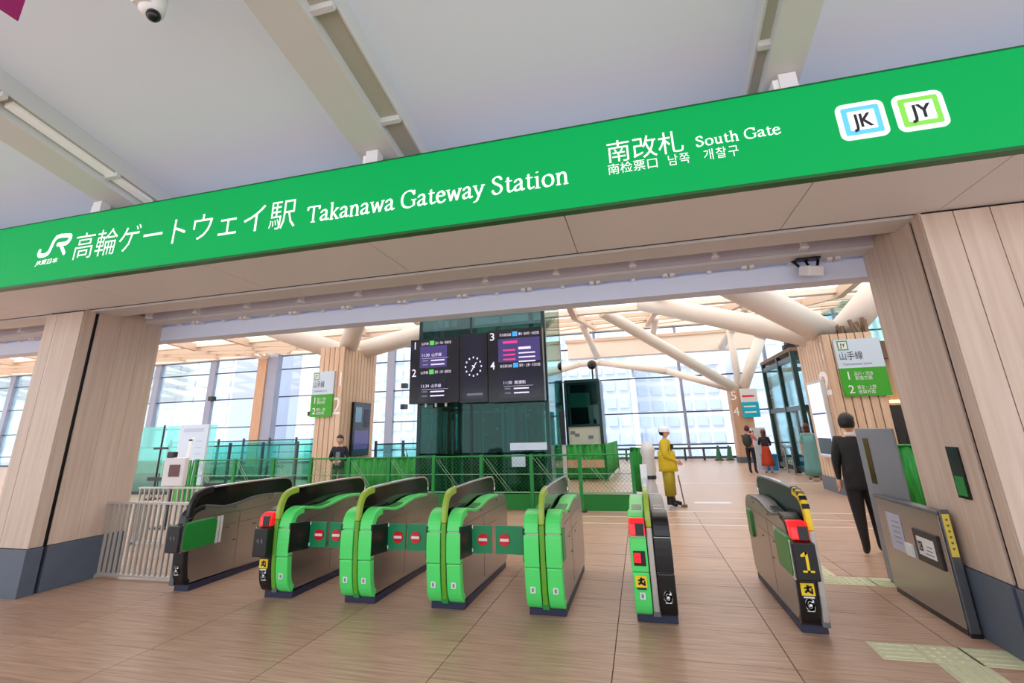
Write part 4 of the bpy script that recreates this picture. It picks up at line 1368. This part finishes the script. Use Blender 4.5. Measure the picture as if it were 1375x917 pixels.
sub(box('crossbar', 'dark', None, -13.95, -13.45, 11.67, 11.73, 1.36, 1.42), sp_)
sub(box('crossbar', 'dark', None, -13.98, -13.42, 11.67, 11.73, .50, .60), sp_)
sub(MB().lathe((-13.7, 11.7, 0), [(.2, 0), (.2, .03), (.05, .06)], 12).build('foot', 'dark', None), sp_)
mb_ = thing('map_board', 'pale blue floor plan board with a green foot at the left', 'notice board', (-12.3, 11.4, 0))
sub(box('board', 'pale_blue', None, -12.75, -11.75, 11.38, 11.44, .42, 2.02), mb_)
sub(box('green_foot', 'line_green', None, -12.75, -11.75, 11.37, 11.45, 0, .42), mb_)
sub(box('board_header', 'building_win', None, -12.6, -11.9, 11.374, 11.38, 1.82, 1.92), mb_)
sub(strokes('plan_line', [[(-12.35, .8), (-12.3, 1.6), (-12.2, 1.65)]], 'white', None, 'f', 11.38, [(-.06, -.02), (.06, -.02), (.06, .02), (-.06, .02)]), mb_)
for k_ in range(6):
    sub(box('plan_mark', 'building_win', None, -12.1, -11.9, 11.374, 11.38, .7 + .17 * k_, .73 + .17 * k_), mb_)
st = thing('tablet_stand', 'white stand with a small brown screen and black camera behind the silver railings', 'kiosk', (-8.9, 8.0, 0))
sub(box('housing', 'white_paint', None, -9.18, -8.66, 7.96, 8.06, .74, 1.27, bevel=.02), st)
sub(box('small_screen', 'brown_screen', None, -9.02, -8.76, 7.95, 7.96, .92, 1.14), st)
sub(MB().cyl((-8.95, 8.02, .02), (-8.95, 8.02, .76), .03, n=8).build('pole', 'dark', None), st)
sub(box('camera', 'dark', None, -9.14, -8.96, 7.95, 8.05, 1.27, 1.38, bevel=.02), st)
sub(box('foot_plate', 'dark', None, -9.15, -8.7, 7.85, 8.2, 0, .03), st)
bb = thing('floor_fitting', 'low grey floor fitting seen through the silver railings', 'fitting', (-7.55, 7.6, 0))
sub(box('body', 'stainless_dark', None, -7.75, -7.35, 7.5, 7.75, .0, .12), bb)
for x in (-7.68, -7.55, -7.42):
    sub(box('upright', 'rail_grey', None, x - .015, x + .015, 7.58, 7.62, .12, .82), bb)
sub(box('upright_cap', 'dark', None, -7.72, -7.38, 7.56, 7.64, .72, .84), bb)
# plants beside the shaft
for n, (x, z) in enumerate(((-6.35, 1.0),)):
    pt = thing('potted_plant', 'small leafy plant behind the green net left of the lift shaft', 'plant', (x, 13.2, 0))
    MB().lathe((0, 0, 0), [(.14, 0), (.19, .5), (.17, .5)], 12).build('pot', 'dark', pt)
    for k_ in range(16):
        a = random.uniform(0, 6.28)
        el = random.uniform(.5, 1.4)
        L = random.uniform(.35, .8)
        d = Vector((math.cos(a) * math.cos(el), math.sin(a) * math.cos(el), math.sin(el)))
        s_ = d.cross(Vector((0, 0, 1))).normalized() * .05
        b0_ = Vector((0, 0, .5))
        MB().add([b0_, b0_ + d * L * .5 + s_, b0_ + d * L, b0_ + d * L * .5 - s_, b0_ + d * L * .5 + Vector((0, 0, .03))],
                 [(0, 1, 4), (1, 2, 4), (2, 3, 4), (3, 0, 4)]).build('leaf', 'plant', pt)

# ---- office wall right of the right column
OW = struct(box('wall_right', 'wood_orange', None, 5.55, 9.5, 13.2, 13.4, 0, 3.3))
for k_ in range(12):
    box('slat', 'wood_orange', OW, 5.56 + .3 * k_, 5.83 + .3 * k_, 13.15, 13.2, 2.15, 3.3)
box('warm_light', 'warm_lamp', OW, 5.6, 7.2, 13.05, 13.12, 2.0, 2.06)
box('opening', 'dark', OW, 5.6, 7.2, 13.14, 13.2, .1, 1.95)
box('ledge', 'board_pale', OW, 5.55, 7.3, 13.0, 13.2, 1.02, 1.10)
# right end of the hall: low wall added to block side light, glazing above; front wall beyond the right pillar
we = struct(box('wall_east_added', 'cream', None, 9.5, 9.7, 5.62, 28.4, 0, 3.0))
w2 = struct(MB().box(9.52, 9.68, 5.62, 28.4, 3.0, 3.12).build('window_2', 'mullion'))
for k_ in range(10):
    y_ = 5.62 + 2.53 * k_
    box('mullion', 'mullion', w2, 9.54, 9.66, y_ - .04, y_ + .04, 3.12, 7.0)
    if k_ < 9:
        box('pane', 'lift_glass', w2, 9.59, 9.61, y_ + .05, y_ + 2.48, 3.12, 7.0)
wf = struct(box('wall_front', 'wood', None, 3.93, 9, 4.35, 5.38, .48, 3.2))
box('base_strip', 'plinth', wf, 3.93, 9, 4.33, 5.40, 0, .475)
# dark gear on top of the right column sign
gr = MB()
for k_ in range(10):
    a = random.uniform(4.9, 5.4)
    gr.cyl((a + .05, 12.85 + .05 * k_, 3.625), (a + random.uniform(-.05, .15), 12.95 + .04 * k_, 3.64 + random.uniform(.2, .4)), .045, n=6)
tag(gr.build('cable_bundle', 'rust'), 'tangled dark cable bundle on top of the right slatted column', 'cables')
tag(MB().box(5.475, 5.85, 12.9, 13.1, 3.0, 3.4).build('junction_case', 'rust'), 'brown junction case beside the right line sign', 'case')

# ================================================================== FITTINGS UNDER THE CANOPY
bn = thing('banner', 'magenta hanging banner at the top left corner', 'banner', (-3.0, .9, 3.755))
sub(box('cloth', 'magenta', None, -3.004, -2.996, .45, 1.3, 3.755, 4.6), bn)
sub(MB().cyl((-3, .42, 4.6), (-3, 1.33, 4.6), .012, n=8).build('rod', 'rail_grey', None), bn)
for y in (.5, 1.25):
    sub(MB().cyl((-3, y, 4.6), (-3, y, cz(y, 4.36)), .004, n=5).build('cord', 'rail_grey', None), bn)
def cctv(x, y, label):
    zc_ = cz(y, 4.36)
    c = thing('security_camera', label, 'camera', (x, y, zc_), group='ceiling cameras')
    MB().cyl((0, 0, -.12), (0, 0, 0), .03, n=10).build('mount', 'white', c)
    MB().lathe((0, 0, -.30), [(.03, 0), (.075, .02), (.08, .1), (.075, .18), (.03, .19)], 18).build('housing', 'white', c, smooth=True)
    MB().sphere((.03, .0, -.315), .045, 14, 8).build('lens_dome', 'black_gloss', c, smooth=True)
    MB().prism_x([(-.10, -.27), (-.02, -.25), (-.02, -.24), (-.10, -.255)], -.06, .06).build('visor', 'white', c)
cctv(-2.98, 1.90, 'white ceiling camera with a dark lens near the magenta banner')
cctv(-2.28, 1.66, 'white ceiling camera cut by the top edge left of the middle beam')
fl = thing('flood_camera', 'white box camera on black arms under the header by the right pillar', 'camera', (1.83, 5.3, 3.2))
sub(MB().box(-.085, .085, -.07, .07, -.05, .05).build('housing', 'white', None, bevel=.01), fl).location = (1.83, 5.2, 3.06)
fl.children[0].rotation_euler = (.3, 0, .4)
for a in (-.12, 0, .12):
    sub(MB().cyl((1.83 + a, 5.3, 3.21), (1.83 + a * .5, 5.22, 3.08), .014, n=6).build('arm', 'black', None), fl)
sub(box('arm_plate', 'black', None, 1.72, 1.94, 5.2, 5.3, 3.19, 3.21), fl)

# ================================================================== PEOPLE
BASE = dict(pelvis=(0, 0, .93), waist=(0, 0, 1.08), chest=(0, .0, 1.28), neck=(0, .01, 1.44), head0=(0, .0, 1.53),
            hipL=(-.09, 0, .88), kneeL=(-.10, -.02, .49), ankL=(-.10, .02, .09), toeL=(-.11, -.13, .035),
            hipR=(.09, 0, .88), kneeR=(.10, -.02, .49), ankR=(.10, .02, .09), toeR=(.11, -.13, .035),
            shL=(-.165, .0, 1.385), elL=(-.22, .02, 1.12), wrL=(-.23, -.05, .88),
            shR=(.165, .0, 1.385), elR=(.22, .02, 1.12), wrR=(.23, -.05, .88))
RAD = dict(pelvis=(.15, .11), waist=(.135, .10), chest=(.16, .11), neck=(.055, .055), head0=(.05, .05), hipL=(.085, .09), hipR=(.085, .09), kneeL=(.058, .06),
           kneeR=(.058, .06), ankL=(.042, .045), ankR=(.042, .045), toeL=(.05, .038), toeR=(.05, .038), shL=(.07, .07), shR=(.07, .07), elL=(.045, .045), elR=(.045, .045), wrL=(.03, .03), wrR=(.03, .03))
BONES = [('pelvis', 'waist', 'top'), ('waist', 'chest', 'top'), ('chest', 'neck', 'top'), ('neck', 'head0', 'skin'), ('pelvis', 'hipL', 'leg'), ('hipL', 'kneeL', 'leg'), ('kneeL', 'ankL', 'leg'),
         ('ankL', 'toeL', 'shoe'), ('pelvis', 'hipR', 'leg'), ('hipR', 'kneeR', 'leg'), ('kneeR', 'ankR', 'leg'), ('ankR', 'toeR', 'shoe'),
         ('chest', 'shL', 'top'), ('shL', 'elL', 'top'), ('elL', 'wrL', 'arm'), ('chest', 'shR', 'top'), ('shR', 'elR', 'top'), ('elR', 'wrR', 'arm')]

def person(label, loc, rz, height, mats, pose=None, hair='short', hair_m='hair_black', head_turn=0, bulk=1.0):
    """mats: top, leg, shoe, arm, skin. Faces -y before rz. One continuous body mesh."""
    T = thing('person', label, 'person', loc, rz)
    J = dict(BASE)
    J.update(pose or {})
    k = height / 1.74
    names = list(J)
    me = bpy.data.meshes.new('skeleton')
    me.from_pydata([J[n] for n in names], [(names.index(a), names.index(b)) for a, b, _ in BONES], [])
    ob = bpy.data.objects.new('skeleton', me)
    COL.objects.link(ob)
    ob.modifiers.new('skin', 'SKIN')
    ss = ob.modifiers.new('sub', 'SUBSURF')
    ss.levels = 2
    ss.render_levels = 2
    if not me.skin_vertices:
        bpy.context.view_layer.objects.active = ob
    for i, n in enumerate(names):
        r = RAD[n]
        f = bulk if n in ('pelvis', 'waist', 'chest', 'shL', 'shR', 'hipL', 'hipR', 'elL', 'elR', 'kneeL', 'kneeR') else 1
        me.skin_vertices[0].data[i].radius = (r[0] * f, r[1] * f)
        me.skin_vertices[0].data[i].use_root = n == 'pelvis'
    bpy.context.view_layer.update()
    ev = ob.evaluated_get(bpy.context.evaluated_depsgraph_get()).to_mesh()
    body = MB().add([v.co.copy() for v in ev.vertices], [tuple(p.vertices) for p in ev.polygons])
    bpy.data.objects.remove(ob)
    nb_ = len(body.f)
    # head with nose, chin and ears, turned on the neck
    h0 = Vector(J['head0'])
    hc = h0 + Vector((0, -.012, .085))
    q = Matrix.Rotation(head_turn, 4, 'Z')
    def hp(p):
        return hc + q @ Vector(p)
    hm = MB().sphere((0, 0, 0), 1, 16, 12, (.082, .10, .122))
    vs = []
    for v in hm.v:
        x, y, z = v
        if z < -.03:
            f = 1 - .35 * (-.03 - z) / .09
            x *= f
            y = y * f - .012 * (1 - f) * 3
        if y < -.07 and abs(x) < .03 and -.05 < z < .03:
            y -= .022 * (1 - abs(x) / .03)
        vs.append(hp((x, y, z)))
    body.add(vs, hm.f)
    for s in (-1, 1):
        e = MB().sphere((s * .078, .01, -.005), 1, 8, 6, (.012, .022, .034))
        body.add([hp(v) for v in e.v], e.f)
    # hands: palm, four fingers of different length and a thumb
    hand_start = len(body.f)
    for sd, el, wr in ((-1, 'elL', 'wrL'), (1, 'elR', 'wrR')):
        w, e = Vector(J[wr]), Vector(J[el])
        d = (w - e).normalized()
        side = d.cross(Vector((sd, 0, 0)))
        if side.length < .2:
            side = d.cross(Vector((0, 0, 1)))
        side.normalize()
        nrm = side.cross(d).normalized()
        palm_end = w + d * .09
        body.cyl(w - d * .02, palm_end, .03, .036, 8)
        for i, L in enumerate((.062, .072, .068, .052)):
            b = palm_end + side * (-.027 + .018 * i) - d * .008
            m1 = b + d * L * .55 + nrm * .006
            m2 = m1 + d * L * .4 + nrm * .02
            body.cyl(b, m1, .0095, .009, 6)
            body.cyl(m1, m2, .009, .007, 6)
        tb_ = w + d * .03 - side * .028
        body.cyl(tb_, tb_ + d * .035 - side * .03, .011, .010, 6)
        body.cyl(tb_ + d * .035 - side * .03, tb_ + d * .065 - side * .034, .010, .008, 6)
    nm = [mats[kk_] for kk_ in ('top', 'leg', 'shoe', 'arm', 'skin')]
    me2 = bpy.data.meshes.new('body')
    me2.from_pydata([(x * k, y * k, z * k) for x, y, z in body.v], [], body.f)
    for n_ in nm:
        me2.materials.append(M[n_])
    idx = dict(top=0, leg=1, shoe=2, arm=3, skin=4)
    segs = [(Vector(J[a]), Vector(J[b]), c) for a, b, c in BONES]
    for p in me2.polygons:
        p.use_smooth = True
        if p.index >= nb_:
            p.material_index = 4
            continue
        c = p.center / k
        best = None
        for a, b, lab in segs:
            ab = b - a
            t = max(0, min(1, (c - a).dot(ab) / ab.length_squared))
            dd_ = (c - (a + ab * t)).length
            if best is None or dd_ < best[0]:
                best = (dd_, lab)
        lab = best[1]
        if lab == 'leg' and c.z > mats.get('hem', .95):
            lab = 'top'
        if lab == 'leg' and c.z < mats.get('sock', 0):
            lab = 'skin'
        p.material_index = idx[lab]
    put('body', me2, T)
    # face
    if True:
        for s in (-1, 1):
            e = MB().sphere((s * .030, -.086, .012), 1, 6, 4, (.010, .006, .006))
            MB().add([hp(v) * k for v in e.v], e.f).build('eye', 'hair_black', T)
        e = MB().box(-.024, .024, -.088, -.080, -.052, -.044)
        MB().add([hp(v) * k for v in e.v], e.f).build('mouth', 'brown_screen', T)
    # hair
    if hair:
        hv = MB()
        s0 = MB().sphere((0, .012, .018), 1, 18, 10, (.100, .116, .130))
        keep = []
        for f in s0.f:
            c = sum((Vector(s0.v[i]) for i in f), Vector()) / len(f)
            if c.z > .045 or c.y > -.005 and c.z > -.06:
                keep.append(f)
        hv.add([hp(v) * k for v in s0.v], keep)
        if hair in ('long', 'mid'):
            zl = -.34 if hair == 'long' else -.17
            n_ = 12
            rows = [(-.02, .086, .1), (-.10, .085, .095), (zl * .65, .09, .085), (zl, .07, .06)]
            vs2, fs2 = [], []
            for z, rx, ry in rows:
                for i in range(n_ + 1):
                    t = math.pi * (-.12 + 1.24 * i / n_)
                    vs2.append(hp((rx * math.cos(t), .012 + ry * math.sin(t), z)) * k)
            for j in range(len(rows) - 1):
                for i in range(n_):
                    fs2.append((j * (n_ + 1) + i, j * (n_ + 1) + i + 1, (j + 1) * (n_ + 1) + i + 1, (j + 1) * (n_ + 1) + i))
            hv.add(vs2, fs2)
        ho = hv.build('hair', hair_m, T, smooth=True)
        so = ho.modifiers.new('thick', 'SOLIDIFY')
        so.thickness = .012
    return T, J, k, hp

def skirt(T, k, m, z0, z1, r0, r1, ry=.85, name='skirt', folds=9):
    n = 36
    vs, fs = [], []
    for j in range(6):
        t = j / 5
        z = z0 + (z1 - z0) * t
        for i in range(n):
            a = 2 * math.pi * i / n
            r = (r0 + (r1 - r0) * t) * (1 + .05 * t * math.sin(folds * a))
            vs.append((r * math.cos(a) * k, r * ry * math.sin(a) * k, z * k))
    for j in range(5):
        for i in range(n):
            fs.append((j * n + i, (j + 1) * n + i, (j + 1) * n + (i + 1) % n, j * n + (i + 1) % n))
    o = MB().add(vs, fs).build(name, m, T, smooth=True)
    so = o.modifiers.new('thick', 'SOLIDIFY')
    so.thickness = .01
    return o

# worker in yellow with helmet, turned to the right, hands folded in front
T, J, k, hp = person('person in yellow work clothes and white helmet standing by the green net, hands folded', (.50, 11.4, 0), math.radians(78), 1.60,
                     dict(top='yellow_coat', leg='olive', shoe='boot', arm='yellow_coat', skin='skin', hem=.80), bulk=1.65,
                     pose=dict(elL=(-.25, .0, 1.10), wrL=(-.07, -.21, .98), elR=(.25, .0, 1.10), wrR=(.07, -.22, .97), ankL=(-.11, .03, .10), ankR=(.12, -.03, .10), toeL=(-.12, -.15, .05), toeR=(.13, -.21, .05)))
hm = MB().sphere((0, .01, .025), 1, 18, 8, (.118, .138, .13), zmin=.0)
MB().add([hp(v) * k for v in hm.v], hm.f).build('helmet', 'helmet', T, smooth=True)
hm = MB().lathe((0, 0, .02), [(.112, 0), (.128, -.004), (.128, .004), (.112, .012)], 20)
MB().add([hp((v[0], v[1] * 1.15, v[2])) * k for v in hm.v], hm.f).build('helmet_brim', 'helmet', T, smooth=True)
skirt(T, k, 'yellow_coat', 1.2, .76, .215, .235, .9, 'jacket_hem', 3)
for s in (-1, 1):
    MB().cyl((s * .11 * k, .0, .24 * k), (s * .10 * k, .0, .86 * k), .10, .115, 12).build('trouser_leg', 'olive', T, smooth=True)
MB().box(-.1, -.02, -.17, -.12, 1.24 * k, 1.36 * k).build('radio', 'boot', T)
for s in (-1, 1):
    MB().cyl((s * .11 * k, .0, .06 * k), (s * .105 * k, .01, .30 * k), .075, .062, 12).build('boot_shaft', 'boot', T)
wb = thing('white_bundle', 'white wrapped bundle standing behind the worker in yellow', 'bundle', (.12, 11.9, 0))
MB().lathe((0, 0, 0), [(.13, 0), (.15, .2), (.11, .45), (.16, .7), (.13, .95), (.17, 1.1), (.10, 1.28)], 10).build('wrapping', 'white_paint', wb, smooth=True)
MB().lathe((0, 0, .5), [(.135, 0), (.14, .04), (.135, .08)], 10).build('strap', 'dark', wb)
tag(MB().box(-.06, .22, 11.15, 11.45, 0, .22).box(-.08, .24, 11.12, 11.48, .22, .25).build('step_box', 'white_paint'), 'low white step box beside the feet of the worker in yellow', 'box')
# tool leaning beside the worker
tag(MB().cyl((.75, 11.35, .02), (.69, 11.4, .62), .013, n=8).box(.68, .80, 11.32, 11.38, 0, .05).build('walking_stick', 'rust'), 'thin brown stick leaning against the worker in yellow', 'stick')

# man in a dark suit, seen from behind, stepping to the right
T, J, k, hp = person('person in a dark suit seen from behind, next to the service counter', (2.68, 7.55, 0), math.radians(163), 1.70,
                     dict(top='suit', leg='suit', shoe='boot', arm='suit', skin='skin', hem=.82), bulk=1.32, head_turn=-.5,
                     pose=dict(kneeL=(-.09, -.05, .49), ankL=(-.08, -.10, .09), toeL=(-.10, -.26, .035), kneeR=(.09, .01, .49), ankR=(.09, .10, .10), toeR=(.10, -.05, .035)))
skirt(T, k, 'suit', 1.05, .78, .165, .185, .72, 'jacket_hem', 2)
MB().lathe((0, 0, 0), [(.056, 1.455 * k), (.062, 1.49 * k), (.058, 1.50 * k)], 14).build('shirt_collar', 'white', T)

# far man with backpack holding up a phone
T, J, k, hp = person('person in a pink shirt with dark backpack photographing, far at the timber column', (3.66, 19.2, 0), math.radians(150), 1.58,
                     dict(top='pink_shirt', leg='navy_cloth', shoe='boot', arm='skin', skin='skin'), hair_m='hair_red',
                     pose=dict(elL=(-.25, -.12, 1.20), wrL=(-.10, -.30, 1.42), elR=(.25, -.12, 1.20), wrR=(.10, -.30, 1.42)))
MB().sphere((0, .17 * k, 1.20 * k), 1, 14, 10, (.16, .11, .23)).build('backpack', 'backpack', T, smooth=True)
for s in (-1, 1):
    MB().cyl((s * .11 * k, .10 * k, 1.40 * k), (s * .12 * k, -.10 * k, 1.30 * k), .022, n=8).build('backpack_strap', 'backpack', T)
MB().box(-.075, .075, -.43 * k, -.42 * k, 1.46 * k, 1.55 * k).build('phone', 'black', T)
# woman with orange skirt
T, J, k, hp = person('person with long brown hair, dark top and orange long skirt, far in the hall', (4.16, 19.2, 0), math.radians(175), 1.44,
                     dict(top='navy_cloth', leg='skin', shoe='boot', arm='navy_cloth', skin='skin'), hair='long', hair_m='hair_brown',
                     pose=dict(elR=(.22, -.10, 1.14), wrR=(.14, -.28, 1.16), elL=(-.22, -.06, 1.12), wrL=(-.12, -.24, 1.10)))
skirt(T, k, 'orange_skirt', 1.08, .30, .14, .26, .9)
# woman in teal dress
T, J, k, hp = person('person in a long teal dress seen from behind, in front of the far glass lift', (4.82, 16.7, 0), math.radians(165), 1.60,
                     dict(top='teal_dress', leg='skin', shoe='boot', arm='skin', skin='skin'), hair='mid', hair_m='hair_red', bulk=1.15,
                     pose=dict(ankL=(-.14, .04, .09), toeL=(-.16, -.12, .035), ankR=(.14, .02, .09), toeR=(.16, -.13, .035)))
skirt(T, k, 'teal_dress', 1.36, .16, .17, .27, .78, 'dress', 8)
for s in (-1, 1):
    MB().box(s * .15 * k - .05, s * .15 * k + .05, -.16, .09, 0, .025).build('white_sole', 'shoe_white', T)
# guard behind the fence
T, J, k, hp = person('person in dark uniform and cap facing the gates from behind the fence', (-7.55, 11.45, 0), math.radians(18), 1.62,
                     dict(top='navy_cloth', leg='olive_vest', shoe='boot', arm='navy_cloth', skin='skin', hem=.85),
                     pose=dict(elL=(-.25, .03, 1.12), wrL=(-.08, -.17, 1.05), elR=(.25, .03, 1.12), wrR=(.08, -.17, 1.05)), bulk=1.1)
hm = MB().sphere((0, .0, .055), 1, 16, 6, (.095, .108, .085), zmin=0)
MB().add([hp(v) * k for v in hm.v], hm.f).build('cap', 'hair_black', T, smooth=True)
MB().box(-.05, .05, -.125 * k, -.118 * k, .95 * k, 1.3 * k).build('reflective_stripe', 'grey_text', T)
# clerk behind the counter opening
T, J, k, hp = person('person in dark clothes standing at the lit window beyond the right pillar', (5.62, 12.4, 0), math.radians(20), 1.62,
                     dict(top='suit', leg='suit', shoe='boot', arm='suit', skin='skin', hem=.9))
